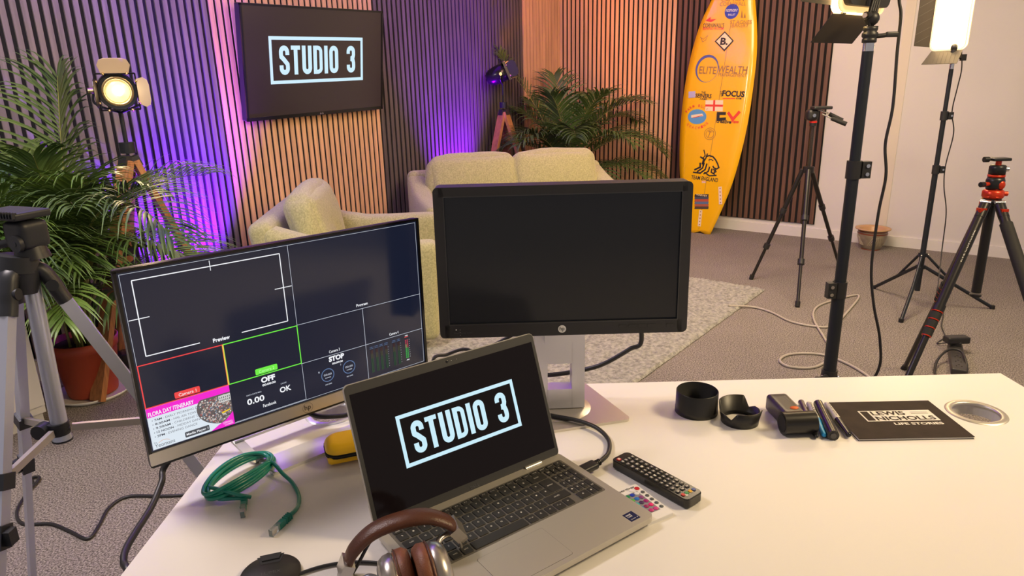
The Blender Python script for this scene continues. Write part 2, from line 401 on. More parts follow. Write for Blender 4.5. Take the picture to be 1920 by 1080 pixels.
# ---------------- desk ---------------------------------------------------
def desk():
    root = thing('desk', 'large white desk carrying the laptop and two monitors', 'desk', (.26, .9, 0))
    x0, x1, y0, y1 = -.567, 1.100, -.15, 1.414
    g1 = (.925, 1.232); g2 = (-.386, 1.302); R = .044
    m = mk(DESK); holes = [g1, g2]
    # top as a grid of cells, the two cells round the grommets bridged to circles
    xs = sorted([x0, x1]+[g[0]-.07 for g in holes]+[g[0]+.07 for g in holes]); ys = sorted([y0, y1]+[g[1]-.07 for g in holes]+[g[1]+.07 for g in holes])
    for z, fl in ((.74, False), (.715, True)):
        for i in range(len(xs)-1):
            for j in range(len(ys)-1):
                cxm, cym = (xs[i]+xs[i+1])/2, (ys[j]+ys[j+1])/2
                if any(abs(cxm-g[0]) < .07 and abs(cym-g[1]) < .07 for g in holes): continue
                q = [(xs[i], ys[j], z), (xs[i+1], ys[j], z), (xs[i+1], ys[j+1], z), (xs[i], ys[j+1], z)]
                m.add(q, [(3, 2, 1, 0) if fl else (0, 1, 2, 3)])
        for g in holes:
            yy = [y for y in ys if abs(y-g[1]) <= .0701]
            n = 48; sq = []
            for k in range(n):
                a = 2*PI*k/n; c, s_ = math.cos(a), math.sin(a); t = .07/max(abs(c), abs(s_)); sq.append((g[0]+c*t, g[1]+s_*t, z))
            ci = [(g[0]+R*math.cos(2*PI*k/n), g[1]+R*math.sin(2*PI*k/n), z) for k in range(n)]
            m.add(ci+sq, [((k, n+k, n+(k+1) % n, (k+1) % n) if not fl else (k, (k+1) % n, n+(k+1) % n, n+k)) for k in range(n)])
    m.add([(x0, y0, .715), (x1, y0, .715), (x1, y1, .715), (x0, y1, .715), (x0, y0, .74), (x1, y0, .74), (x1, y1, .74), (x0, y1, .74)], [(0, 1, 5, 4), (1, 2, 6, 5), (2, 3, 7, 6), (3, 0, 4, 7)])
    for g in holes:
        ci = [(g[0]+R*math.cos(2*PI*k/48), g[1]+R*math.sin(2*PI*k/48)) for k in range(48)]
        m.add([(x, y, z) for z in (.715, .74) for x, y in ci], [((k+1) % 48, k, 48+k, 48+(k+1) % 48) for k in range(48)])
    m.build('desktop', root, True)
    for g in holes:
        r = mk(ALUW if g is g1 else ALU); X = Matrix.Translation((g[0], g[1], .74))
        r.lathe([(R-.003, -.004), (R-.003, .001), (R, .0022), (R+.009, .002), (R+.011, 0)], 40, X)
        gr = r.build('cable_grommet', root, True)
    for sx in (x0+.08, x1-.08):
        for sy in (.1, y1-.16):
            mk(mat('desk_leg_white', (.75, .75, .74), .4, .2)).box((sx, sy, .3575), (.05, .05, .715)).build('leg', root, True)
desk()
# ---------------- soft seating -------------------------------------------
def fab():
    m = mat('sage_wool', (.35, .335, .155), .95, col2=(.53, .505, .25), vscale=120, bump=.5, bscale=420, sheen=.35); return m
FAB = fab()
def seat_thing(name, label, cat, loc, rz, W, ncush, D=.86, cush_tilt=.0, ah=.60):
    root = thing(name, label, cat, loc, rz)     # local: +y is the back, x along the width
    hw = W/2; aw = .15
    b = mk(FAB); b.rbox((0, 0, .20), (W-.06, D-.06, .20), .04, n=4); b.build('base', root)
    # back shell, leaning back
    Xb = Matrix.Translation((0, D/2-.09, .10)) @ Matrix.Rotation(math.radians(-9), 4, 'X')
    b = mk(FAB); b.rbox((0, 0, .33), (W-.02, .13, .66), .05, Xb, n=5); b.build('backrest', root)
    # sloping arms
    for sx in (-1, 1):
        b = mk(FAB); n0 = len(b.v); b.rbox((sx*(hw-aw/2), 0, .33), (aw, D, .52), .045, n=5)
        for i in range(n0, len(b.v)):
            v = b.v[i]; t = (v.y+D/2)/D; k = max(0, (v.z-.2)/.39)
            v.z += k*(.02+.13*max(0, (t-.45)/.55)**1.5); v.y += -.02*k*(1-t)
        b.build('armrest', root)
    cw = (W-2*aw-.01)/ncush
    for i in range(ncush):
        x = -hw+aw+.005+cw*(i+.5)
        c = mk(FAB); c.rbox((x, -.07, .37), (cw-.008, D-.28, .15), .05, n=5, puff=.012, seed=i+2, wob=.002); c.build('seat_cushion', root)
        X = Matrix.Translation((x, .175, .43)) @ Matrix.Rotation(math.radians(-13), 4, 'X')
        c = mk(FAB); c.rbox((0, 0, .215), (cw+.02, .17, .45), .07, X, n=6, puff=.028, seed=i+5, wob=.004)
        # one button dimple
        for v in c.v:
            p = X.inverted() @ v
            if p.y < 0:
                d2 = (p.x**2+(p.z-.16)**2); v += (X.to_3x3() @ Vector((0, 1, 0)))*.035*math.exp(-d2/.0035)
        cu = c.build('back_cushion', root)
        p = mk(FAB); path = [(X @ Vector(q)) for q in [(-cw/2+.03, -.088, .41), (cw/2-.03, -.088, .41)]]
    for sx in (-1, 1):
        for sy in (-1, 1):
            mk(mat('sofa_leg_wood', (.12, .07, .04), .5)).cyl((sx*(hw-.1), sy*(D/2-.1), 0), (sx*(hw-.11), sy*(D/2-.12), .12), .016, .024).build('leg', root)
    return root
seat_thing('loveseat_sofa', 'two-seat sage green fabric sofa facing the rug, half hidden by the black monitor', 'sofa', (.10, 5.12, 0), math.radians(16), 1.62, 2)
seat_thing('armchair', 'sage green fabric armchair seen from its side behind the silver monitor', 'armchair', (-.87, 3.86, 0), math.radians(96), .96, 1)

# ---------------- television ---------------------------------------------
def tv():
    xa = Vector((.570, .822, .021)); ya = Vector((.099, -.093, .991)); c = Vector((-1.024, 3.956, .122))*1.195+Vector((0, 0, 1.4))
    M = basis(c, xa, ya); root = thing('television', 'black flat television on the oak slatted wall showing a boxed logo', 'television', M=M)
    W, H = 1.157, .673
    m = mk(BLK).prism(rrect(W, H, .008), -.045, -.004, cham=.0); m.build('housing', root)
    m = mk(mat('tv_bezel', (.008, .008, .009), .12)); t = .013
    for x, y, a, b_ in ((0, H/2-t/2, W, t), (0, -H/2+t*.8, W, t*1.6), (-W/2+t/2, 0, t, H), (W/2-t/2, 0, t, H)): m.box((x, y, .0005), (a, b_, .009))
    m.build('bezel', root)
    m = mk(mat('tv_screen', (.010, .008, .008), .16, emit=(.024, .013, .013), estr=1.0, spec=.6)); m.flat([(-W/2+t, -H/2+1.6*t), (W/2-t, -H/2+1.6*t), (W/2-t, H/2-t), (-W/2+t, H/2-t)], 0)
    sc = m.build('screen', root)
    m = mk(mat('logo_glow', (.1, .1, .1), .5, emit=(.56, .86, 1.0), estr=.92)); studio3(m, .775, .282, Matrix.Translation((-.004, .017, 0)), .0012); m.build('on_screen_logo', sc)
    m = mk(mat('lg_badge', (.45, .4, .4), .4)); m.text('LG', 0, -H/2+.010, .028, .010, None, .0058); m.build('maker_badge', root)
    m = mk(BLKM).box((0, 0, -.065), (.35, .32, .04)); m.build('wall_bracket', root)
tv()

# ---------------- surfboard ----------------------------------------------
def surfboard():
    B0 = Vector((1.751, 6.221, .0)); top = PL(1384, -40, PRt+nR*.06, nR); yb = (top-B0).normalized()
    n0 = (nR-yb*nR.dot(yb)).normalized(); xb = yb.cross(n0).normalized()
    if xb.x < 0: xb = -xb
    M = basis(B0+n0*.0, xb, yb); nrm = M.to_3x3() @ Vector((0, 0, 1)); Mi = M.inverted()
    root = thing('surfboard', 'yellow surfboard covered in sponsor stickers leaning on dark slatted wall', 'surfboard', M=M)
    def L(u, v):
        p = Mi @ PL(u, v, B0, nrm); return (p.x, p.y)
    Lp = [L(*q) for q in ((1295, 438), (1284, 400), (1276, 341), (1274, 298), (1276, 234), (1284, 162), (1297, 98), (1314, 43), (1334, 0))]
    Rp = [L(*q) for q in ((1330, 443), (1352, 396), (1374, 341), (1393, 273), (1405, 213), (1414, 149), (1419, 98), (1419, 43), (1416, 0))]
    ytop = max(Lp[-1][1], Rp[-1][1]); xm = (Lp[-1][0]+Rp[-1][0])/2; hwid = (Rp[-1][0]-Lp[-1][0])/2
    for k in range(1, 7):
        t = k/6; yy = ytop+.36*t; hw = hwid*math.sqrt(max(0, 1-t**2.0)); Lp.append((xm-hw, yy)); Rp.append((xm+hw, yy))
    lc = catmull([(x, y, 0) for x, y in Lp], 4); rc = catmull([(x, y, 0) for x, y in Rp], 4)
    nt_ = L(1312, 433); out = []
    m = mk(mat('yellow_board_gel', (.92, .50, .004), .22, coat=.5, var=.03, vscale=2)); K = 10; rows = []
    for i, (a, b_) in enumerate(zip(lc, rc)):
        row = []
        for j in range(K+1):
            t = j/K; x = a.x+(b_.x-a.x)*t; y = a.y+(b_.y-a.y)*t
            if i == 0: y += .035*(1-abs(2*t-1))
            wv = max(0, 1-(2*t-1)**6); th = .012*wv
            row.append((x, y, th))
        rows.append(row)
    vs = [p for r in rows for p in r]; n1 = len(vs); vs += [(x, y, -.05*max(.1, (1-((j % (K+1))/K*2-1)**4))) for r in rows for j, (x, y, z) in enumerate(r)]
    fs = []
    for i in range(len(rows)-1):
        for j in range(K):
            a = i*(K+1)+j; q = (a, a+1, a+K+2, a+K+1); fs.append(q); fs.append(tuple(n1+k for k in q[::-1]))
        for j in (0, K):
            a = i*(K+1)+j; q = (a, a+K+1, n1+a+K+1, n1+a); fs.append(q if j == 0 else q[::-1])
    for j in range(K):
        fs.append((j, n1+j, n1+j+1, j+1)); a = (len(rows)-1)*(K+1)+j; fs.append((a, a+1, n1+a+1, n1+a))
    m.add(vs, fs, None, True); bd = m.build('board_body', root)
    z = .0135
    DK = mat('sticker_black', (.02, .015, .01), .5); RD = mat('sticker_red', (.75, .05, .02), .5); BL = mat('sticker_blue', (.02, .05, .42), .5); OR = mat('sticker_faded', (.34, .15, .03), .5); LB = mat('sticker_sky', (.10, .32, .60), .5); CR = mat('sticker_cream', (.85, .70, .45), .5)
    def tx(mt, t, u, v, pw, ph, ang=0, b_=.0):       # text centred at photo spot, size in board metres = px*k
        p = L(u, v); k = .0052; return (mt, t, p[0], p[1], pw*k, ph*k, ang, b_)
    k = .0052
    st = mk(mat('stringer', (.35, .17, .02), .5)); a = L(1372, 40); c = L(1311, 430); stroke(st, [c, a], .004, None, z-.0006); st.build('stringer', bd)
    def S(name, fn, **kw):
        g = MB(); fn(g); return g.build(name, bd, **kw)
    def t_(g, mt, t, u, v, w_, h_, bold=0, dz=0, rot=-.13):
        g.mat(mt); p = L(u, v); g.text(t, p[0], p[1], w_*k, h_*k, None, z+dz, bold, rot=rot*0)
    S('sticker', lambda g: (t_(g, OR, 'CAPTAIN', 1375, 0, 38, 6), t_(g, OR, 'CORNWALL', 1375, 8, 44, 6)))
    S('sticker', lambda g: (g.mat(BL), g.flat(circ(.062, *L(1373, 22)), z), t_(g, WHT, 'INDEPENDENT', 1373, 20, 20, 4, 0, .0004), t_(g, WHT, 'BALLET', 1373, 28, 12, 3, 0, .0004)))
    S('sticker', lambda g: (g.mat(RD), g.flat([L(1324, 39), L(1334, 32), L(1333, 37), L(1345, 36), L(1334, 42)], z), t_(g, DK, "CORNWALL'S", 1339, 48, 37, 7, .01), t_(g, RD, 'BEHIND ROOM', 1338, 54, 36, 4, .01)))
    S('sticker', lambda g: (t_(g, OR, 'ST.AGNES', 1390, 42, 36, 6), t_(g, OR, 'BAKERY', 1389, 48, 28, 6), g.mat(OR), g.flat([L(1390, 34), L(1392, 18), L(1394, 34)], z), g.flat([L(1395, 34), L(1398, 24), L(1399, 34)], z)))
    def bird(g):
        g.mat(OR); stroke(g, [L(1314, 70), L(1320, 74), L(1328, 67), L(1324, 76), L(1318, 79), L(1316, 72)], .004, None, z)
    S('sticker', bird)
    def dia(g):
        g.mat(DK); c_ = L(1359, 78); g.flat([L(1376, 77), L(1359, 96), L(1341, 78), L(1360, 59)][::-1] if False else [L(1341, 78), L(1359, 97), L(1377, 77), L(1360, 59)], z)
        g.mat(CR); g.flat([L(1344, 78), L(1359, 93), L(1374, 77), L(1360, 62)], z+.0005); t_(g, DK, 'B.', 1359, 78, 13, 12, .04, .001)
    S('sticker', dia, label='cream diamond sticker with black border')
    def elite(g):
        c_ = L(1327, 130); g.mat(mat('ring_blue', (.09, .10, .30), .4))
        for i in range(40):
            a0, a1 = 2*PI*i/40, 2*PI*(i+1)/40; f = lambda a: .012+.010*math.cos(a-2.2)
            q = []
            for a_, s_ in ((a0, -1), (a1, -1), (a1, 1), (a0, 1)):
                R_ = .100+s_*f(a_)/2; q.append((c_[0]+R_*math.cos(a_), c_[1]+R_*1.12*math.sin(a_)))
            g.flat(q, z)
        t_(g, mat('elite_gold', (.27, .13, .04), .5), 'ELITE', 1328, 132, 30, 12, .01); t_(g, mat('elite_gold', (.4, .2, .05), .5), 'WEALTH', 1374, 131, 50, 12, .01); t_(g, mat('elite_gold', (.4, .2, .05), .5), 'MANAGEMENT', 1374, 141, 48, 6)
    S('sticker', elite)
    S('sticker', lambda g: (g.mat(mat('lilac', (.45, .42, .6), .5)), g.flat([L(1292, 172), L(1292, 184), L(1305, 183), L(1305, 171)], z), t_(g, DK, 'THE', 1320, 174, 8, 4, .02), t_(g, DK, 'SEINERS', 1320, 180, 29, 7, .03), t_(g, DK, 'ARMS', 1320, 186, 14, 3, .02)))
    S('sticker', lambda g: (t_(g, DK, 'THE', 1353, 176, 5, 9, .01), t_(g, DK, 'FOCUS', 1376, 176, 38, 10, .04), stroke(g.mat(RD), [L(1356, 185), L(1380, 185)], .008, None, z), t_(g, DK, 'GYM', 1386, 185, 9, 3, .03)))
    def flag(g):
        g.mat(CR); q = [L(1324, 188), L(1323, 208), L(1356, 209), L(1357, 188)]; g.flat(q, z)
        g.mat(RD); a = [(q[0][i]+q[1][i])/2 for i in (0, 1)]; b2 = [(q[2][i]+q[3][i])/2 for i in (0, 1)]; stroke(g, [a, b2], .018, None, z+.0005)
        a = [(q[0][i]+q[3][i])/2 for i in (0, 1)]; b2 = [(q[1][i]+q[2][i])/2 for i in (0, 1)]; stroke(g, [a, b2], .018, None, z+.0006)
    S('sticker', flag, label='white flag sticker with red cross')
    def buoy(g):
        c_ = L(1308, 219); g.mat(LB); g.flat([(c_[0]+.088*math.cos(t), c_[1]+.066*math.sin(t)) for t in [2*PI*i/24 for i in range(24)]], z)
        g.mat(CR); g.flat([L(1297, 221), L(1297, 216), L(1318, 213), L(1320, 218)], z+.0005)
        g.mat(RD); stroke(g, [L(1300, 221), L(1318, 217)], .006, None, z+.0008)
        for i, ch in enumerate('FARM BUOY'):
            a = math.radians(155-i*13.5); g.mat(RD)
            if ch != ' ': g.text(ch, c_[0]+.118*math.cos(a), c_[1]+.098*math.sin(a), .017, .024, None, z, .02, rot=a-PI/2)
        for i, ch in enumerate('COACHING'):
            a = math.radians(230+i*14); g.text(ch, c_[0]+.118*math.cos(a), c_[1]+.098*math.sin(a), .017, .024, None, z, .02, rot=a+PI/2)
    S('sticker', buoy, label='blue oval sticker ringed with red lettering')
    def cv(g):
        g.mat(DK); a = L(1345, 210); stroke(g, [L(1362, 213), L(1348, 213), L(1347, 224), L(1362, 223)], .026, None, z)
        stroke(g, [L(1366, 212), L(1369, 212)], .02, None, z); g.mat(RD); stroke(g, [L(1366, 211), L(1375, 224), L(1388, 209)], .024, None, z+.0004)
        t_(g, DK, 'creative', 1358, 228, 26, 6, .03); t_(g, RD, 'view', 1379, 228, 14, 6, .03)
    S('sticker', cv, label='black and red sticker')
    def palmlogo(g):
        c_ = L(1332, 251); g.mat(OR)
        for R_ in (.052, .036): stroke(g, circ(R_, *c_), .004, None, z, True)
        stroke(g, [(c_[0]-.01, c_[1]-.03), (c_[0], c_[1]+.015)], .006, None, z)
        for a in (20, 70, 120, 160): stroke(g, [(c_[0], c_[1]+.015), (c_[0]+.022*math.cos(math.radians(a)), c_[1]+.015+.016*math.sin(math.radians(a)))], .004, None, z)
    S('sticker', palmlogo)
    def lion(g):
        g.mat(DK)
        def P(*q): g.flat([L(1250+x/2.348, y/2.348) for x, y in q][::-1], z)
        def W(t, *q): stroke(g, [L(1250+x/2.348, y/2.348) for x, y in q], t, None, z)
        W(.013, (174, 690), (190, 685), (206, 690), (218, 704), (227, 722), (232, 738), (222, 744), (210, 739), (205, 730)); W(.008, (186, 705), (198, 702), (208, 708))
        W(.010, (166, 660), (172, 684), (160, 700)); W(.014, (150, 690), (166, 700), (158, 724)); W(.012, (182, 676), (176, 694), (166, 712), (162, 730))
        W(.016, (150, 716), (150, 736), (124, 748)); W(.014, (168, 716), (160, 740), (136, 756)); W(.014, (180, 720), (172, 746), (150, 762), (118, 758))
        W(.012, (192, 734), (186, 754), (164, 766)); W(.012, (202, 742), (198, 758), (214, 768)); W(.010, (214, 744), (220, 756), (206, 764)); W(.012, (168, 758), (190, 774), (222, 772)); W(.010, (206, 746), (216, 750), (210, 758))
        t_(g, DK, 'TEAM ENGLAND', 1322, 335, 49, 7, .02)
        g.mat(CR); g.flat([L(1317, 339), L(1317, 343), L(1324, 343), L(1324, 339)], z); g.mat(RD); stroke(g, [L(1317, 341), L(1324, 341)], .005, None, z+.0004)
    S('sticker', lion, label='black lion head sticker')
    def stripes(g):
        cols = [(.03, .02, .02), (.05, .07, .12), (.45, .08, .04), (.10, .16, .30), (.40, .10, .05), (.08, .05, .03)]
        for i, cc in enumerate(cols):
            g.mat(mat('stripe_%d' % i, cc, .6)); y0 = 364+i*4.6; g.flat([L(1304, y0), L(1303, y0+4.8), L(1329, y0+4.8), L(1330, y0)], z)
        t_(g, CR, 'HARVEY', 1317, 366, 20, 3, .02, .0006)
    S('sticker', stripes, label='striped picture sticker')
    FB = mat('fin_box', (.85, .68, .50), .5)
    for q in (((1351, 350), (1352, 383)), ((1315, 394), (1312, 424))):
        g = mk(FB); a, c_ = L(*q[0]), L(*q[1]); stroke(g, [c_, a], .030, None, z); g.mat(OR)
        for i in range(5):
            t = (i+.5)/5; g.flat(circ(.006, a[0]+(c_[0]-a[0])*t, a[1]+(c_[1]-a[1])*t, 8), z+.0005)
        g.build('fin_box', bd)
surfboard()
# ---------------- silver monitor with the vision-mixer multiview ---------
def multiview():
    xa = Vector((.757, .653, 0)).normalized(); M = basis((-.3875, 1.1555, .990), xa, (0, 0, 1))
    root = thing('monitor', 'silver monitor showing a multiview of camera panes at the left of the desk', 'monitor', M=M)
    W, H = .527, .2965; LL = .0
    m = mk(BLKM).prism(rrect(W+.014, H+.038, .004, 0, -.012), -.012, -.0012); m.build('housing', root)
    m = mk(mat('rear_shell', (.05, .05, .052), .5)).rbox((0, -.03, -.028), (.34, .20, .034), .012); m.build('rear_shell', root)
    m = mk(mat('thin_bezel', (.006, .006, .007), .2))
    for x, y, a, b_ in ((0, H/2+.0045, W+.014, .005), (-W/2-.0045, 0, .005, H+.01), (W/2+.0045, 0, .005, H+.01)): m.box((x, y, -.0005), (a, b_, .006))
    m.build('bezel', root)
    m = mk(ALUW).prism(rrect(W+.014, .022, .002, 0, -H/2-.014), -.010, .003); ch = m.build('chin', root, label='silver chin bar')
    lg = mk(BLKM).text('hp', 0, -H/2-.0145, .012, .013, None, .0034); lg.mat(GREY); stroke(lg, circ(.0098, 0, -H/2-.014), .0005, None, .0033, True); lg.build('maker_badge', ch)
    m = mk(mat('multiview_glass', (.006, .006, .010), .16, emit=(.008, .011, .026), estr=1.0, spec=.5)); m.flat([(-W/2-.002, -H/2-.002), (W/2+.002, -H/2-.002), (W/2+.002, H/2+.002), (-W/2-.002, H/2+.002)], 0)
    sc = m.build('screen', root)
    def E(n, c, s=1.): return mat('px_'+n, (.02, .02, .02), .5, emit=c, estr=s, spec=.2)
    WH = E('white', (.9, .92, .96)); DIM = E('dimwhite', (.50, .54, .62)); RED = E('red', (.85, .06, .06)); GRN = E('green', (.16, .85, .06)); YEL = E('yellow', (.85, .55, .08)); BLU = E('blue', (.10, .17, .33)); MAG = E('magenta', (.90, .015, .62)); SKY = E('paper', (.72, .80, .88))
    # screen coordinates u 0..1 left to right, v 0..1 top to bottom
    X = lambda u: -W/2+W*u; Y = lambda v: H/2-H*v
    def ln(g, mt, u0, v0, u1, v1, t=.0011, z=.0006): g.mat(mt); stroke(g, [(X(u0), Y(v0)), (X(u1), Y(v1))], t, None, z)
    def fr(g, mt, u0, v0, u1, v1, t=.0011, z=.0006):
        g.mat(mt); stroke(g, [(X(u0), Y(v0)), (X(u1), Y(v0)), (X(u1), Y(v1)), (X(u0), Y(v1))], t, None, z, True)
    def rc(g, mt, u0, v0, u1, v1, z=.0004): g.mat(mt); g.flat([(X(u0), Y(v1)), (X(u1), Y(v1)), (X(u1), Y(v0)), (X(u0), Y(v0))], z)
    def tx(g, mt, t, u, v, w_, h_, b_=.01, z=.0008, al='c'): g.mat(mt); g.text(t, X(u), Y(v), W*w_ if w_ else None, H*h_, None, z, b_, al)
    # preview pane
    g = MB(); fr(g, DIM, .002, .004, .998, .996, .0007); ln(g, DIM, .5, .004, .5, .996, .0008)
    ln(g, DIM, .5, .5, 1, .5, .0009); ln(g, DIM, .75, .5, .75, 1, .0009); ln(g, DIM, .5, .752, 1, .752, .0009); g.build('pane_borders', sc)
    g = MB(); ln(g, WH, .031, .044, .47, .044, .0016); ln(g, WH, .031, .044, .031, .46, .0016); ln(g, WH, .47, .044, .47, .46, .0016)
    ln(g, WH, .031, .459, .185, .459, .0016); ln(g, WH, .315, .459, .47, .459, .0016)
    ln(g, WH, .25, .012, .25, .068, .0011); ln(g, WH, .004, .25, .06, .25, .0013); ln(g, WH, .44, .25, .498, .25, .0013); tx(g, WH, 'Preview', .25, .466, .052, .024, .03)
    g.build('preview_pane', sc)
    g = MB(); tx(g, WH, 'Program', .75, .475, .046, .024, .02); g.build('program_caption', sc)
    g = MB(); fr(g, RED, .003, .503, .249, .748, .0018, .0009); ln(g, YEL, .25, .503, .25, .748, .0022, .0012); g.mat(RED); g.prism(rrect(W*.075, H*.036, .002, X(.125), Y(.722)), .0005, .001)
    tx(g, WH, 'Camera 1', .125, .723, .052, .018, 0, .0014); g.build('camera_pane', sc, label='camera pane outlined red')
    g = MB(); fr(g, GRN, .2515, .503, .499, .748, .0018, .0007); g.prism(rrect(W*.075, H*.036, .002, X(.377), Y(.722)), .0005, .001)
    tx(g, E('palegreen', (.55, .95, .45)), 'Camera 2', .377, .723, .052, .018, 0, .0014); g.build('camera_pane', sc, label='camera pane outlined green')
    g = MB(); tx(g, WH, 'Camera 3', .625, .728, .042, .018, .01); tx(g, WH, 'Camera 4', .872, .728, .040, .018, .01); g.build('camera_captions', sc)
    # media player pane
    g = MB(); rc(g, SKY, .002, .752, .25, .996); rc(g, MAG, .002, .752, .25, .805, .0007)
    tx(g, WH, 'FLORA DAY ITINERARY', .006, .787, .132, .025, .02, .001, 'l')
    INK = E('ink', (.05, .055, .075))
    for i, (a, b_) in enumerate((('7AM', 'EARLY MORNING DANCE'), ('8:30AM', 'HAL AN TOW'), ('9.50AM', "CHILDRENS' DANCE"), ('12 NOON', 'MIDDAY DANCE'), ('5PM', 'EVENING DANCE'))):
        v = .826+i*.024; g.mat(INK); g.flat(circ(.0007, X(.014), Y(v), 8), .001)
        tx(g, INK, a, .020, v, .007*len(a), .013, .02, .001, 'l'); tx(g, E('ink2', (.17, .18, .21)), '- '+b_, .023+.0072*len(a), v, .0062*(len(b_)+2), .013, 0, .001, 'l')
    # photo roundel with a crowd
    cx_, cy_ = .232, .852; pts = []
    for i in range(25):
        a = math.radians(96+i*7.2); u = cx_+.090*math.cos(a); v = cy_-.118*math.sin(a); pts.append((min(.25, u), max(.79, v)))
    base = [(.25, .79)]+[(u, v) for u, v in pts]+[(.25, .955)]
    base = [p for i, p in enumerate(base) if i == 0 or (abs(p[0]-base[i-1][0])+abs(p[1]-base[i-1][1])) > 1e-4]
    g.mat(E('crowd', (.12, .10, .10))); g.flat([(X(u), Y(v)) for u, v in base], .0008)
    rnd = random.Random(5); cols = [E('c%d' % i, c) for i, c in enumerate([(.55, .45, .42), (.30, .10, .10), (.7, .66, .62), (.12, .18, .25), (.42, .30, .25), (.08, .08, .09)])]
    for i in range(420):
        u, v = rnd.uniform(.150, .2485), rnd.uniform(.80, .965)
        if ((u-cx_)/.086)**2+((v-cy_)/.112)**2 > 1: continue
        r_ = rnd.uniform(.0008, .0014); g.mat(rnd.choice(cols)); x, y = X(u), Y(v); g.flat([(x-r_, y-r_), (x+r_, y-r_), (x+r_, y+r_), (x-r_, y+r_)], .0010+i*1e-7)
    rc(g, E('facade', (.62, .62, .60)), .212, .798, .2495, .842, .0012)
    for i in range(6): rc(g, INK, .215+i*.006, .808, .2172+i*.006, .818, .0013); rc(g, INK, .215+i*.006, .824, .2172+i*.006, .834, .0013)
    g.mat(E('banner', (.85, .55, .02))); g.flat([(X(.218), Y(.91)), (X(.243), Y(.900)), (X(.243), Y(.892)), (X(.214), Y(.901))], .0012)
    g.mat(MAG); g.flat([(X(.175), Y(.996)), (X(.25), Y(.996)), (X(.25), Y(.915)), (X(.225), Y(.955)), (X(.20), Y(.972))], .0013)
    tx(g, E('pinkish', (.95, .6, .85)), 'CORNWALL', .229, .970, .032, .013, .02, .0015); tx(g, E('pinkish', (.95, .6, .85)), 'CHAMBER', .232, .984, .028, .010, .02, .0015)
    g.mat(E('tag', (.07, .075, .09))); g.prism(rrect(W*.074, H*.032, .0015, X(.134), Y(.968)), .0006, .0012); tx(g, WH, 'Media Player 1', .134, .969, .066, .018, .02, .0016)
    tx(g, E('slate', (.10, .11, .13)), 'Yeomans', .037, .976, .058, .022, 0, .001); tx(g, INK, 'The', .011, .957, .009, .008, 0, .001)
    g.mat(E('swoosh', (.7, .3, .12))); stroke(g, [(X(.020+.004*i), Y(.962-.010*math.sin(PI*i/8))) for i in range(9)], .0006, None, .001)
    g.build('media_pane', sc, label='bright itinerary slide with pink banner')
    # stream pane
    g = MB(); tx(g, WH, 'OFF', .378, .782, .048, .036, .05); tx(g, WH, '00:00:00', .379, .815, .046, .014, .03); tx(g, DIM, 'CACHE', .428, .84, .020, .009); tx(g, WH, 'OK', .432, .880, .040, .036, .025)
    tx(g, DIM, 'DATA RATE Mb/s', .325, .850, .050, .009); tx(g, WH, '0.00', .328, .892, .058, .038, .025); tx(g, WH, 'Facebook', .372, .945, .046, .020, .01)
    rc(g, DIM, .252, .990, .498, .993, .0006); g.build('stream_pane', sc)
    g = MB(); tx(g, WH, 'STOP', .630, .778, .060, .035, .05); tx(g, WH, '00:00:00', .632, .812, .042, .013, .03)
    for u, v, n in ((.590, .878, '1'), (.675, .868, '2')):
        g.mat(BLU); stroke(g, circ(.0125, X(u), Y(v)), .0016, None, .0007, True); tx(g, DIM, '00:00', u, v-.004, .030, .013); tx(g, DIM, '0.00MB', u, v+.017, .022, .007, .02); tx(g, DIM, n, u-.032, v-.035, .004, .011); tx(g, DIM, 'NO DISK', u, v+.062, .026, .008, .03)
    g.build('recording_pane', sc)
    g = MB()
    for i, u in enumerate((.772, .793, .813, .834, .868, .889)):
        tx(g, BLU, 'CAM %d' % (i+1), u, .780, .015, .007, .01); rc(g, BLU, u-.008, .789, u+.008, .7915, .0006)
        rc(g, E('mg', (.020, .055, .030)), u-.005, .86, u+.005, .96, .0006); rc(g, E('my', (.050, .050, .032)), u-.005, .825, u+.005, .86, .0006); rc(g, E('mr', (.045, .02, .022)), u-.005, .80, u+.005, .825, .0006)
        rc(g, E('gap', (.008, .009, .016)), u-.0006, .80, u+.0006, .96, .0008)
        if i in (3, 5):
            for k in range(9): rc(g, DIM, u+.0075, .81+k*.017, u+.0095, .813+k*.017, .0006)
    u = .925; tx(g, WH, 'PGM', u, .770, .012, .008, .03); rc(g, RED, u-.008, .778, u+.008, .782, .0006)
    for k in range(16): rc(g, E('g1', (.05, .32, .07)) if k > 6 else (E('y1', (.35, .30, .12)) if k > 3 else E('r1', (.40, .05, .08))), u-.007, .800+k*.0085, u-.001, .8065+k*.0085, .0006); rc(g, E('g1', (.05, .32, .07)) if k > 6 else E('r1', (.40, .05, .08)), u+.001, .800+k*.0085, u+.006, .8065+k*.0085, .0006)
    for k in range(9): rc(g, DIM, u+.0105, .802+k*.0155, u+.013, .8055+k*.0155, .0006)
    tx(g, WH, '-38.8', u, .948, .014, .008, .03); g.build('audio_meter_pane', sc)
    # looped foot: wide front plate, two side straps rising to a raised rear strap
    z = .7402; FM = mat('satin_silver', (.76, .75, .74), .36, .45)
    fl, fr_, bl, br = T(513, 893, z), T(668, 829, z), T(441, 822, .772), T(632, 766, .772)
    ex = (fr_-fl).normalized(); ey = Vector((-ex.y, ex.x, 0)); zb = Vector((0, 0, 1))
    W_ = .26; dpth = .062; fr_ = fl+ex*W_
    g = mk(FM); g.prism([(0, 0), (W_, 0), (W_, dpth), (0, dpth)], 0, .0055, basis(fl, ex, ey)); g.build('foot_plate', root, True)
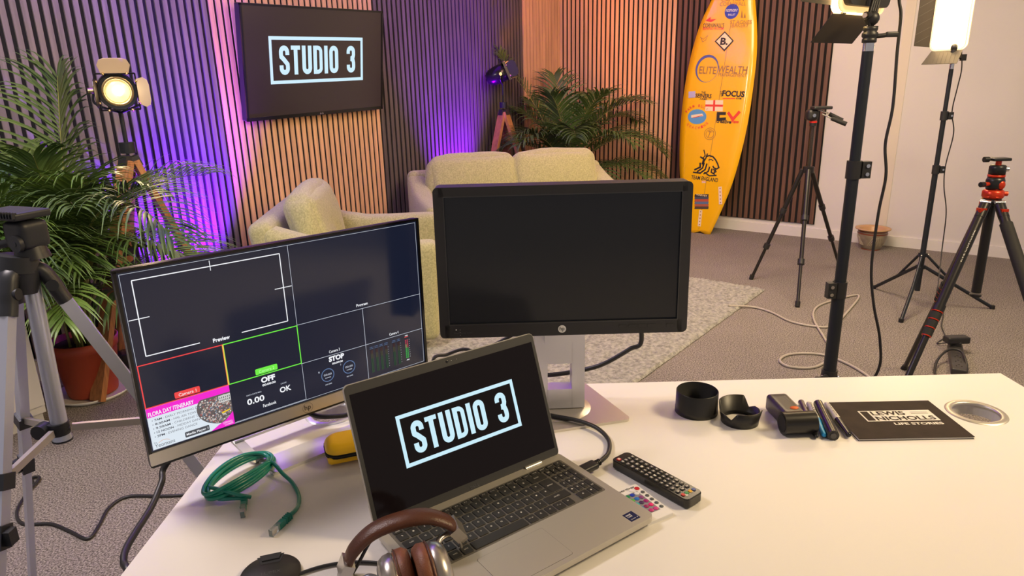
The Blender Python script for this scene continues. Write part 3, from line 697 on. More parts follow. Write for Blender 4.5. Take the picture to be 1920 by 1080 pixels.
    def strap(P, w_, th, name, sidev):
        c_ = catmull(P, 6); n = len(c_); vs = []; fs = []
        for i, p in enumerate(c_):
            t = (c_[min(i+1, n-1)]-c_[max(i-1, 0)]).normalized(); s_ = (sidev-t*sidev.dot(t)).normalized(); u_ = t.cross(s_)
            vs += [p-s_*w_/2-u_*th/2, p+s_*w_/2-u_*th/2, p+s_*w_/2+u_*th/2, p-s_*w_/2+u_*th/2]
        for i in range(n-1):
            for k in range(4): fs.append((i*4+k, i*4+(k+1) % 4, (i+1)*4+(k+1) % 4, (i+1)*4+k))
        fs += [(3, 2, 1, 0), tuple((n-1)*4+k for k in range(4))]
        g = mk(FM); g.add(vs, fs); g.build(name, root, True)
    for s0, e0 in ((fl+ex*.010, bl), (fr_-ex*.010, bl+ex*(W_-.02))):
        strap([s0+ey*.03+zb*.003, s0+ey*.07+zb*.004, e0.lerp(s0, .45)+zb*(-.008), e0-zb*.002], .018, .005, 'side_strap', ex)
    e1 = bl+ex*(W_-.02); strap([bl-zb*.002-ex*.006, bl.lerp(e1, .5)-zb*.002, e1-zb*.002+ex*.006], .024, .005, 'rear_strap', ey)
    mid = bl.lerp(e1, .5); cb = Rm @ Vector((0, -.03, -.035)) if False else M @ Vector((0, -.03, -.035))
    g = mk(FM); g.bar(mid+Vector((0, 0, -.004)), Vector((cb.x, cb.y, .93)), .012, .055, xa); g.build('stand_neck', root, True)
multiview()

# ---------------- black office monitor -----------------------------------
def office_monitor():
    M = basis((.0985, 1.254, 1.073), (1, .006, 0), (0, .02, 1)); root = thing('monitor', 'black monitor switched off on a silver column stand at the desk centre', 'monitor', M=M)
    W, H = .4428, .2491; ow, oh = .481, .2935; oy = -.0045
    m = mk(mat('monitor_case', (.020, .020, .023), .5, bump=.04, bscale=1200))
    o = rrect(ow, oh, .010, 0, oy); i_ = [(-W/2, -H/2), (W/2, -H/2), (W/2, H/2), (-W/2, H/2)]
    m.prism(o, -.045, -.004, cham=0)
    for x, y, a, b_ in ((0, (H/2+oy+oh/2)/2, ow-.02, oy+oh/2-H/2), (0, (-H/2+oy-oh/2)/2, ow-.02, -H/2-(oy-oh/2))): m.box((x, y, -.001), (a, b_, .006))
    for sx in (-1, 1): m.prism(rrect((ow-W)/2+.0002, oh, .009, sx*(ow+W)/4, oy), -.004, .002)
    m.build('housing', root)
    m = mk(mat('dark_lcd', (.009, .009, .010), .22, spec=.35, emit=(.0030, .0032, .0038), estr=1.0)); m.flat(i_, -.0035); m.build('screen', root)  # faint glow put into the screen although it is switched off
    m = mk(mat('bezel_lip', (.05, .05, .055), .35))
    stroke(m, i_, .0016, None, .0024, True); m.build('bezel_lip', root)
    by = -H/2-.0135
    g = mk(WHT); g.flat(circ(.0078, -.003, by, 32), .0026); g.mat(mat('badge_ink', (.03, .03, .03), .5)); g.text('hp', -.003, by, .0095, .0105, None, .003, .01); g.build('maker_badge', root, label='round white badge')
    g = mk(GREY); g.text('EliteDisplay E202', -.196, by-.003, .036, .0038, None, .0025); g.mat(WHT); g.flat(circ(.0014, -.209, by+.004, 10), .0026)
    for k in range(3): g.flat(circ(.0005, -.2015, by+.004-.0055*k, 6), .0026)
    g.build('model_marking', root)
    for k in range(5):
        x = (.115, .134, .153, .172, .208)[k]; g = mk(mat('button_outline', (.012, .012, .013), .3)); stroke(g, rrect(.0155, .0068, .002, x, by+.002), .0009, None, .0026, True); g.mat(mat('monitor_case', (0, 0, 0))); g.prism(rrect(.0142, .0058, .0016, x, by+.002), .002, .0028); g.build('button', root)
    # column with a window, round swivel, tapered plate (swivelled a little)
    a = math.radians(14); S2 = Matrix.Translation((.088, 1.300, .74)) @ Matrix.Rotation(a, 4, 'Z')
    g = mk(CHAMP); g.prism(rrect(.250, .20, .012), 0, .0055, S2)
    for i in range(len(g.v)):
        p = S2.inverted() @ g.v[i]; t = (p.y+.1)/.2; p.x *= 1-.26*t; g.v[i] = S2 @ p
    g.build('foot_plate', root, True)
    g = mk(CHAMP); g.lathe([(0, .0064), (.064, .0064), (.066, .0055)], 40, Matrix.Translation((.092, 1.293, .74))); g.build('swivel_disc', root, True)
    C2 = Matrix.Translation((.0925, 1.300, .7475)) @ Matrix.Rotation(math.radians(2), 4, 'Z')
    g = mk(ALU); cw_, ch_ = .102, .24
    g.box((-.038, 0, .12), (.026, .036, ch_), C2); g.box((.038, 0, .12), (.026, .036, ch_), C2); g.box((0, 0, .0215), (.052, .036, .043), C2); g.box((0, 0, .17), (.052, .036, .14), C2)
    g.build('stand_column', root, True, label='silver column with a square window')
    g = mk(ALU); g.box((0, -.022, .162), (.062, .008, .03), C2); g.mat(FELT); g.box((-.02, -.0265, .172), (.004, .004, .006), C2); g.box((.02, -.0265, .172), (.004, .004, .006), C2); g.build('tilt_bracket', root, True)
office_monitor()

# ---------------- laptop -------------------------------------------------
LAPX = Vector((.813, .578, 0)).normalized(); LAPO = Vector((-.0665, .978, .74))
def laptop():
    root = thing('laptop', 'open grey laptop in front of the monitors, its screen showing a boxed logo', 'laptop', LAPO, math.atan2(LAPX.y, LAPX.x))
    SHL = mat('laptop_titan_grey', (.53, .50, .44), .42, .5, bump=.03, bscale=1500); DRK = mat('laptop_bezel', (.045, .045, .045), .5)
    KEY = mat('key_black', (.028, .027, .026), .48); LEG = mat('key_legend', (.62, .60, .55), .6)
    def rs(pts, dx=0): return pts
    m = mk(SHL); m.prism(rrect(.358, .236, .012, 0, -.108), .0088, .0185); m.prism(rrect(.336, .205, .012, 0, -.100), .002, .0089); m.mat(RUB)
    for fx, fy in ((-.14, -.012), (.14, -.012), (-.14, -.19), (.14, -.19)): m.cyl((fx, fy, 0), (fx, fy, .0021), .008)
    m.build('base', root)
    # keyboard well outline, trackpad
    g = mk(mat('keyboard_well', (.20, .185, .16), .5, .5)); g.prism(rrect(.333, .118, .004, 0, -.0715), .0183, .0187); g.build('keyboard_deck', root)
    g = mk(mat('trackpad_edge', (.13, .12, .10), .5, .4)); g.prism(rrect(.1170, .0735, .004, -.036, -.1805), .0183, .01862); g.mat(SHL); g.prism(rrect(.1162, .0727, .004, -.036, -.1805), .0183, .0188); g.build('trackpad', root)
    # keys
    u = .01865; x0 = -.163; yt = -.0165; zt = .0187; rows = []
    fk = ['esc', 'F1', 'F2', 'F3', 'F4', 'F5', 'F6', 'F7', 'F8', 'F9', 'F10', 'F11', 'F12', 'prt', 'home', 'end', 'pgup', 'pgdn', 'o']
    keys = []; wF = .326/19
    for i, t in enumerate(fk): keys.append((x0+wF*(i+.5), yt-.0045, wF-.0030, .0092, t))
    def row(y, items, h=u*1.105):
        x = x0
        for t, w_ in items:
            if t is not None: keys.append((x+w_*u/2, y, w_*u-.0030, h-.0032, t))
            x += w_*u
    y = yt-.0192; v_ = u*1.105
    row(y, [('`', 1)]+[(c, 1) for c in '1234567890-=']+[('back', 1.9)]); row(y-v_, [('tab', 1.5)]+[(c, 1) for c in 'QWERTYUIOP[]'])
    row(y-2*v_, [('caps', 1.75)]+[(c, 1) for c in "ASDFGHJKL;'#"]); row(y-3*v_, [('shift', 1.3), ('\\', 1)]+[(c, 1) for c in 'ZXCVBNM,./']+[('shift', 2.6)])
    row(y-4*v_, [('ctrl', 1.2), ('fn', 1), ('win', 1), ('alt', 1), ('', 5.3), ('alt gr', 1), ('c', 1), ('<', .95), ('^ v', 1), ('>', .95)])
    keys.append((x0+14.2*u, y-1.5*v_, 1.35*u-.003, 2*v_-.0032, 'enter'))
    xn = x0+14.98*u; un = (.163-xn)/3.0*.78; us = [un]*3
    xs = [x0+15.02*u+un*(i+.5) for i in range(4)]; un = (.1635-(x0+15.02*u))/4; xs = [x0+15.02*u+un*(i+.5) for i in range(4)]
    for r_, rowt in enumerate((('num', '/', '*', '-'), ('7', '8', '9', None), ('4', '5', '6', None), ('1', '2', '3', None))):
        for xx, t in zip(xs, rowt):
            if t: keys.append((xx, y-r_*v_, un-.0028, v_-.0032, t))
    keys.append((xs[3], y-1.5*v_, un-.0028, 2*v_-.0032, '+')); keys.append((xs[3], y-3.5*v_, un-.0028, 2*v_-.0032, 'enter'))
    keys.append(((xs[0]+xs[1])/2, y-4*v_, 2*un-.0028, v_-.0032, '0')); keys.append((xs[2], y-4*v_, un-.0028, v_-.0032, '.'))
    # one extra-wide spacebar; each key its own mesh
    for (kx, ky, kw, kh, t) in keys[:100]:
        g = mk(KEY); g.prism(rrect(kw, kh, .0016, kx, ky, 2), zt, zt+.0016, cham=.0004)
        if t: g.mat(LEG); L_ = len(t); g.text(t, kx, ky+(0 if kh < .01 else .0012), min(kw*.6, .0022*L_+.0006), .0030 if kh > .01 else .0022, None, zt+.00172, .02 if L_ == 1 else 0)
        g.build('key', root)
    # sticker
    g = mk(mat('sticker_navy', (.006, .012, .07), .4)); g.M = Matrix.Translation((.010, -.026, 0)); g.prism([(.1285, -.190), (.1475, -.190), (.1475, -.170), (.1285, -.170)], .0185, .0188); g.mat(WHT); g.text('intel', .1355, -.1750, .009, .0035, None, .019, .02); g.text('CORE', .1355, -.1795, .009, .003, None, .019, .01); g.text('ULTRA', .136, -.1862, .009, .0018, None, .019)
    g.flat([(.1440, -.1865), (.1455, -.1865), (.1455, -.185), (.144, -.185)], .019); g.build('processor_sticker', root, label='small navy sticker')
    # lid leaning back
    tl = math.radians(19.5); LM = Matrix.Translation((0, .003, .0165)) @ Matrix.Rotation(PI/2-tl, 4, 'X')
    lw, lh = .358, .2245; by = .0145
    g = mk(SHL); g.prism(rrect(lw, lh, .009, 0, lh/2), -.0065, -.0008, LM); g.build('lid', root)
    g = mk(DRK); g.prism(rrect(lw-.002, lh-.002, .008, 0, lh/2), -.0008, .0002, LM); bz = g.build('bezel', root)
    W, H = .3442, .1936; yc = .0145+H/2+.001
    g = mk(mat('laptop_lcd', (.004, .003, .003), .12, emit=(.0035, .0018, .0018), estr=1., spec=.22)); g.flat([(-W/2, yc-H/2), (W/2, yc-H/2), (W/2, yc+H/2), (-W/2, yc+H/2)], .0006, LM); sc = g.build('screen', root)
    g = mk(mat('logo_glow', (.1, .1, .1))); studio3(g, .2235, .083, LM @ Matrix.Translation((.0025, yc+.003, 0)), .0012); g.build('on_screen_logo', sc)
    g = mk(mat('dell_ink', (.16, .16, .16), .3, .6)); g.text('DELL', 0, .0068, .017, .0042, LM, .0008, .01); g.build('maker_badge', bz)
    g = mk(mat('webcam_glass', (.01, .01, .012), .1)); g.lathe([(.0001, .0006), (.0022, .0006), (.0026, .0002)], 16, LM @ Matrix.Translation((0, lh-.0078, 0))); g.mat(WHT); g.flat(circ(.0006, .008, lh-.0078, 8), .0008, LM); g.flat(circ(.0004, .018, lh-.0078, 8), .0008, LM); g.build('webcam', bz)
    for sx in (-1, 1):
        g = mk(mat('hinge_bright', (.75, .73, .66), .3, .8)); g.cyl((sx*.118-.017, .0015, .0175), (sx*.118+.017, .0015, .0175), .0042); g.build('hinge', root)
laptop()
def proj(P):
    d = Vector(P)-CAM; z = d.dot(CZ); return (960+FPX*d.dot(CX)/z, 540+FPX*d.dot(CY)/z)
def onseg(A, B, v):                     # point of the straight member A-B seen at image height v
    A = Vector(A); B = Vector(B); lo, hi = 0., 1.
    for _ in range(40):
        m = (lo+hi)/2
        if proj(A.lerp(B, m))[1] < v: lo = m
        else: hi = m
    return A.lerp(B, lo)

# ---------------- silver tripod at the left ------------------------------
def silver_tripod():
    ax = (-1.05, 1.35); Q = lambda u, v: VZ(u, v, ax); root = thing('tripod', 'silver aluminium tripod with black pan head at the left edge', 'tripod', (-1.02, 1.375, 0))
    BP = mat('tripod_plastic', (.020, .023, .030), .42, bump=.04, bscale=900)
    SIL = mat('anodised_silver', (.62, .66, .80), .30, .62)
    c0, c1 = Q(58, 530), Q(117, 822); g = mk(SIL); g.cyl(c0, c1, .0165, n=28); g.mat(BP); d = (c1-c0).normalized(); g.cyl(c1, c1+d*.004, .021); g.mat(SIL); g.cyl(c1-d*.02, c1, .0165, .020); g.build('centre_column', root, True)
    hub = Q(40, 520); ft = {'a': F(560, 1120), 'b': F(64, 1100), 'c': Vector((-1.0, .90, 0))}
    g = mk(BP); g.cyl(Q(33, 507), Q(33, 478), .040, .037, 24); g.cyl(Q(44, 548), Q(40, 505), .028, .036, 24); g.build('collar', root, True)
    starts = {}
    for k, f in ft.items():
        h = Vector((f.x-hub.x, f.y-hub.y, 0)).normalized(); p = hub+h*.020+Vector((0, 0, .004)); q = hub+h*.050+Vector((0, 0, -.022)); dirn = (f-q).normalized(); r_ = q+dirn*.045
        starts[k] = q
        g = mk(BP); side = Vector((0, 0, 1)).cross(h)
        path = catmull([p-h*.02, p+h*.012+Vector((0, 0, .010)), q+Vector((0, 0, .006)), q+dirn*.02, r_], 6)
        g.tube(path, .0195, 10, k=0, flat=.8); g.cyl(q-side*.021, q+side*.021, .012, n=20)
        g.build('leg_bracket', root, True)
    for k, f in ft.items():
        s_ = starts[k]+(f-starts[k]).normalized()*.045; L = (f-s_).length; dirn = (f-s_).normalized()
        kn = {'a': .62, 'b': .50, 'c': .42}[k]
        m1 = s_+dirn*(L*kn); up = Vector((0, 0, 1)); g = mk(SIL)
        g.bar(s_, m1, .020, .026, up); h = Vector((f.x-hub.x, f.y-hub.y, 0)).normalized()
        g.mat(ALUW); sd = Vector((0, 0, 1)).cross(h).normalized(); g.build('leg', root, True)
        g2 = mk(SIL); g2.bar(m1-dirn*.01, f+Vector((0, 0, .02)), .015, .020, up); lower = g2.build('leg_extension', root, True)
        g = mk(BP); g.bar(m1-dirn*.035, m1+dirn*.012, .027, .033, up); g.box(m1-dirn*.012+sd*.018, (.018, .022, .030)); g.build('leg_lock', root, True)
        mk(RUB).cyl(f+Vector((0, 0, .001)), f+Vector((0, 0, .026)), .016, .012).build('rubber_foot', root, True)
    # spreader
    cl = Q(110, 802); g = mk(BP); g.cyl(cl-d*.014, cl+d*.014, .0215, n=20); kn = Q(78, 808); g.cyl(cl+Vector((-.02, -.01, 0)), kn+Vector((0, 0, .004)), .010); g.cyl(kn+Vector((0, -.012, .0)), kn+Vector((0, .014, .0)), .017, n=12); g.cyl(cl, Q(134, 803)+Vector((0, -.01, 0)), .009); g.build('spreader_clamp', root, True)
    for k, v in (('a', 786), ('b', 787), ('c', 903)):
        e = onseg(starts[k], ft[k], v); g = mk(ALUW); g.bar(cl+(e-cl).normalized()*.025, e, .010, .016); g.build('spreader_brace', root, True)
        g = mk(BP); dd = (ft[k]-starts[k]).normalized(); g.bar(e-dd*.016, e+dd*.016, .030, .034); g.build('brace_clamp', root, True)
    # pan head
    R_ = basis(Q(52, 440), (.93, -.36, 0), (.36, .93, 0))
    g = mk(BP); g.rbox((-.002, 0, .002), (.062, .060, .058), .012, R_, n=4); g.cyl(R_ @ Vector((0, 0, -.048)), R_ @ Vector((0, 0, -.02)), .034, .026, 24)
    g.cyl(R_ @ Vector((.010, -.0285, -.012)), R_ @ Vector((.010, -.037, -.012)), .0175, n=24); g.cyl(R_ @ Vector((.010, -.037, -.012)), R_ @ Vector((.010, -.038, -.012)), .005, n=12); g.build('pan_head', root, True)
    g = mk(BP); g.rbox((-.030, 0, .043), (.122, .078, .016), .005, R_, n=3)
    for i in range(7): g.box((-.022+i*.0085, -.037, .047), (.0022, .010, .012), R_)
    g.build('camera_platform', root, True)
    g = mk(BP); g.tube([R_ @ Vector(q) for q in ((-.02, -.02, -.012), (-.055, -.03, -.020), (-.12, -.055, -.045), (-.24, -.10, -.10))], .0085); g.build('pan_handle', root, True)
    g = mk(BP); g.rbox((-.068, -.030, .016), (.022, .020, .050), .008, R_, n=3); g.build('tilt_lock', root, True)
silver_tripod()

def tripod_stand_base(root, c, zj, zt, feet, mt, r, zlow):
    c = Vector((c[0], c[1], 0))
    for f in feet:
        f = Vector(f); g = mk(mt); h = (f-c); h.z = 0; h.normalize(); a = c+h*.02+Vector((0, 0, zlow)); g.cyl(a, f+Vector((0, 0, .008)), r, n=10); b_ = f.lerp(a, .52); g.cyl(c+h*.02+Vector((0, 0, zt)), b_, r*.75, n=8)
        lg = g.build('leg', root, True)
        mk(RUB).cyl(f+Vector((0, 0, .0)), f+Vector((0, 0, .022)), r*1.3, n=10).build('rubber_foot', root, True)
    g = mk(mt)
    for z in (zlow, zt):
        g.cyl(c+Vector((0, 0, z-.012)), c+Vector((0, 0, z+.012)), .024, n=16)
        for f in feet:
            h = (Vector(f)-c); h.z = 0; h.normalize(); g.mat(CHR); g.sphere(c+h*.032+Vector((0, 0, z)), .005, 8); g.mat(mt)
    g.build('leg_collar', root, True)
def led_panel(label, C0, n, W, H, door_in, strength, doors, tiltdeg=0):
    n = Vector(n).normalized(); x = Vector((0, 0, 1)).cross(n); M = basis(C0, x, (0, 0, 1)); Mt = M @ Matrix.Rotation(math.radians(tiltdeg), 4, 'X')
    root = thing('led_light_panel', label, 'studio light', M=Mt)
    g = mk(mat('panel_shell', (.03, .028, .026), .45)); g.prism(rrect(W-.03, H-.03, .03), -.040, -.008); g.rbox((0, 0, -.048), (W*.62, H*.7, .03), .008, n=3)
    for i in range(8): g.box((0, -H*.28+i*H*.08, -.0645), (W*.5, .006, .003))
    g.build('housing', root)
    glow = mat('led_diffuser_%d' % int(strength), (.9, .85, .7), .5, emit=(1.0, .66, .27), estr=strength)
    g = mk(glow); g.prism(rrect(W, H, .032), -.010, .010); g.build('diffuser', root)
    g = mk(mat('clear_rim', (.75, .62, .42), .35, emit=(1., .60, .22), estr=1.1)); o = rrect(W+.004, H+.004, .033)
    stroke(g, o, .010, None, .0105, True); g.prism(rrect(W+.006, H+.006, .034), -.0165, -.0102); g.build('rim', root)
    for side, ang, ln in doors:
        a = math.radians(ang); D = {'l': ((-W/2-.003, 0), PI), 'r': ((W/2+.003, 0), 0), 'b': ((0, -H/2-.003), -PI/2), 't': ((0, H/2+.003), PI/2)}[side]
        span = (H if side in 'lr' else W)
        X = Matrix.Translation((D[0][0], D[0][1], .006)) @ Matrix.Rotation(D[1], 4, 'Z') @ Matrix.Rotation(-a, 4, 'Y')
        g = mk(mat('barn_door', (.028, .022, .018), .5, .2)); g.prism([(.004, -span*.46), (ln, -span*.36-.03), (ln, span*.36+.03), (.004, span*.46)], -.001, .001, X)
        g.mat(mat('barn_ridge', (.05, .042, .035), .5))
        for i in range(7):
            y0 = -span*.42+i*span*.12; g.bar(X @ Vector((.012, y0, .0012)), X @ Vector((ln*.95, y0+span*.10, .0012)), .0012, .0012)
        for sy in (-.25, .25): g.mat(BLKM); g.cyl(X @ Vector((.0, span*sy-.012, 0)), X @ Vector((.0, span*sy+.012, 0)), .004, n=8)
        g.build('barn_door', root)
    return root, Mt

# ---------------- near light stand (black) -------------------------------
def near_stand():
    c = Vector((1.166, 2.318, 0)); root = thing('light_stand', 'thick black light stand just behind the desk, between rug and tripods', 'light stand', c)
    z = lambda v: VZ(1600, v, (1.2, 2.3)).z
    PB = mat('stand_black', (.020, .024, .032), .38, .3)
    g = mk(PB); g.cyl(c+Vector((0, 0, .06)), c+Vector((0, 0, z(560))), .0225, n=24); g.build('lower_tube', root, True)
    g = mk(PB); g.cyl(c+Vector((0, 0, z(560))), c+Vector((0, 0, z(318))), .0195, n=24); g.build('middle_tube', root, True)
    g = mk(PB); g.cyl(c+Vector((0, 0, z(318))), c+Vector((0, 0, z(97))), .0172, n=24); g.mat(CHR); g.cyl(c+Vector((0, 0, z(97))), c+Vector((0, 0, z(82))), .0172, n=24); g.build('upper_tube', root, True)
    for v, s_ in ((318, 1), (545, -1)):
        zz = z(v); g = mk(BLK); g.cyl(c+Vector((0, 0, zz-.03)), c+Vector((0, 0, zz+.03)), .0245, n=20); g.box(c+Vector((s_*.034, -.008, zz)), (.030, .026, .056)); g.mat(CHR)
        for dz in (-.014, .014): g.cyl(c+Vector((s_*.036, -.0215, zz+dz)), c+Vector((s_*.036, -.025, zz+dz)), .0065, n=12)
        g.build('tube_clamp', root, True)
    fe = [c+Vector((.45*math.cos(a), .45*math.sin(a), 0)) for a in (math.radians(200), math.radians(320), math.radians(80))]
    tripod_stand_base(root, c, 0, .33, fe, PB, .011, .16)
    zz = z(709); g = mk(BLK); g.cyl(c+Vector((0, 0, zz-.02)), c+Vector((0, 0, zz+.02)), .028); g.cyl(c+Vector((-.02, -.02, zz)), c+Vector((-.062, -.05, zz)), .010); g.sphere(c+Vector((-.066, -.052, zz)), .016, 10); g.build('collar_knob', root, True)
    g = mk(BLK); zt = z(82)
    prof = [(.017, zt), (.022, zt+.002), (.022, zt+.012), (.019, zt+.015), (.024, zt+.02), (.024, zt+.03), (.019, zt+.034), (.022, zt+.04), (.022, zt+.05), (.0, zt+.052)]
    g.lathe(prof, 20, Matrix.Translation(c)); g.cyl(c+Vector((.015, -.005, zt+.02)), c+Vector((.045, -.01, zt+.022)), .007); g.rbox(c+Vector((.064, -.012, zt+.024)), (.042, .012, .017), .005, n=3); g.build('spigot_clamp', root, True)
    # panel on top
    cc = Vector((c.x-.02, c.y+.06, z(22)+.20))
    led, Mp = led_panel('LED panel seen from behind atop the thick black stand nearest the desk', cc, (-.62, .78, -.05), .305, .40, 0, 50, (('r', 20, .12), ('l', 20, .12), ('b', 38, .11), ('t', 30, .10)))
    g = mk(BLK); b0 = Vector((c.x, c.y, zt+.052)); m_ = Mp @ Vector((0, -.12, -.062))
    for i in range(4):
        o = Mp.to_3x3() @ Vector(((i-1.5)*.014, 0, 0)); g.tube([b0+o*.5, b0+o+Vector((0, 0, .03)), b0.lerp(m_, .6)+o+Vector((0, 0, .004)), m_+o], .0055, 6)
    g.sphere(b0+Vector((0, 0, .022)), .023, 14); pv = b0+Vector((-.030, -.018, .030)); g.cyl(b0+Vector((0, 0, .03)), pv, .012); g.mat(mat('bare_bolt', (.6, .45, .35), .3, .8)); g.cyl(pv, pv+Vector((-.006, -.006, 0)), .008, n=6)
    g.build('yoke', root, True)
    return root
near_stand()

# ---------------- far light stand ----------------------------------------
def far_stand():
    c = Vector((2.500, 4.010, 0)); root = thing('light_stand', 'thin black light stand by the white wall beside the patterned pot', 'light stand', c)
    z = lambda v: VZ(1760, v, (2.52, 4.0)).z; PB = mat('stand_black', (0, 0, 0))
    for a, b_, r, n_ in ((.10, z(313), .0155, 'lower_tube'), (z(313), z(215), .0135, 'middle_tube'), (z(215), z(130), .0115, 'upper_tube')):
        g = mk(PB); g.cyl(c+Vector((0, 0, a)), c+Vector((0, 0, b_)), r, n=16)
        if n_ == 'upper_tube': g.mat(CHR); g.cyl(c+Vector((0, 0, b_)), c+Vector((0, 0, b_+.03)), .0115)
        g.build(n_, root, True)
    for v in (217, 318):
        zz = z(v); g = mk(BLK); g.cyl(c+Vector((0, 0, zz-.025)), c+Vector((0, 0, zz+.025)), .020); g.box(c+Vector((.028, -.01, zz)), (.028, .02, .04)); g.mat(CHR); g.cyl(c+Vector((.03, -.021, zz)), c+Vector((.03, -.024, zz)), .006, n=10); g.build('tube_clamp', root, True)
    tripod_stand_base(root, c, 0, z(480), [F(1638, 541), F(1689, 604), F(1860, 579)], PB, .0105, z(503))
    g = mk(BLK); zt = z(130)+.03; g.cyl(c+Vector((0, 0, zt)), c+Vector((0, 0, zt+.075)), .018); g.sphere(c+Vector((.0, 0, zt+.085)), .022, 12); g.box(c+Vector((.05, -.01, zt+.03)), (.03, .014, .034)); g.cyl(c+Vector((0, 0, zt+.03)), c+Vector((.04, -.01, zt+.03)), .007); g.cyl(c+Vector((0, 0, zt+.08)), c+Vector((.045, .03, zt+.14)), .012); g.build('spigot_clamp', root, True)
    led_panel('LED panel facing the room, glowing bright white atop the thin stand', Vector((2.485, 4.045, z(95)+.205)), (-.86, -.51, -.10), .185, .40, 0, 30, (('l', 35, .085), ('b', 42, .10), ('t', 30, .10)), 0)
far_stand()

# ---------------- black video tripod in the middle -----------------------
def video_tripod():
    c = Vector((1.985, 4.545, 0)); z = lambda v: VZ(1513, v, (1.985, 4.545)).z; root = thing('tripod', 'black video tripod with twin pan handles in front of dark slats', 'tripod', c)
    BK = mat('tripod_black', (.022, .020, .020), .35, .3)
    ap = c+Vector((0, 0, z(318))); g = mk(BK); g.cyl(ap-Vector((0, 0, .02)), ap+Vector((0, 0, .02)), .036, n=16); g.build('shoulder', root, True)
    g = mk(mat('column_sheen', (.10, .08, .07), .25, .8)); g.cyl(c+Vector((0, 0, z(420))), c+Vector((0, 0, z(235))), .013); g.build('centre_column', root, True)
    for f in (F(1408, 524), F(1495, 576), F(1574, 500)):
        h = (f-c).normalized(); a = ap+h*.035; g = mk(BK); p = [a.lerp(f, t) for t in (0, .36, .68, .97)]
        for q0, q1, r in ((p[0], p[1], .0155), (p[1], p[2], .013), (p[2], p[3], .0105)): g.cyl(q0, q1, r, n=12)
        g.build('leg', root, True)
        for q in (p[1], p[2]): dd = (f-a).normalized(); g = mk(BLK); g.cyl(q-dd*.018, q+dd*.018, .021, n=12); g.build('leg_lock', root, True)
        g = mk(RUB); g.cyl(f+Vector((0, 0, .002)), p[3]+Vector((0, 0, .01)), .014, .016); g.build('rubber_foot', root, True)
    g = mk(mat('red_ring', (.6, .02, .01), .4)); g.cyl(c+Vector((0, 0, z(230))), c+Vector((0, 0, z(227))), .024, n=16); g.mat(BLK); g.cyl(c+Vector((0, 0, z(236))), c+Vector((0, 0, z(230))), .022, n=16)
    hc = VZ(1522, 216, (1.985, 4.545)); g.rbox(hc+Vector((0, 0, .002)), (.07, .07, .07), .02, n=4); g.mat(CHR); g.cyl(hc+Vector((-.0, -.036, 0)), hc+Vector((0, -.042, 0)), .011)
    g.build('fluid_head', root, True)
    g = mk(BLK); pc = VZ(1540, 202, (1.985, 4.545)); g.rbox(pc, (.12, .07, .02), .006, n=2); g.build('camera_platform', root, True)
    for (u0, v0, u1, v1, u2, v2, dy) in ((1540, 206, 1560, 214, 1585, 227, .04), (1535, 213, 1552, 221, 1580, 232, -.05)):
        A, B_, D_ = [VZ(u, v, (1.985, 4.545))+Vector((0, dy, 0)) for u, v in ((u0, v0), (u1, v1), (u2, v2))]
        g = mk(CHR); g.cyl(A, B_, .005); g.mat(RUB); g.cyl(B_, D_, .0125, .0145); g.build('pan_handle', root, True)
video_tripod()

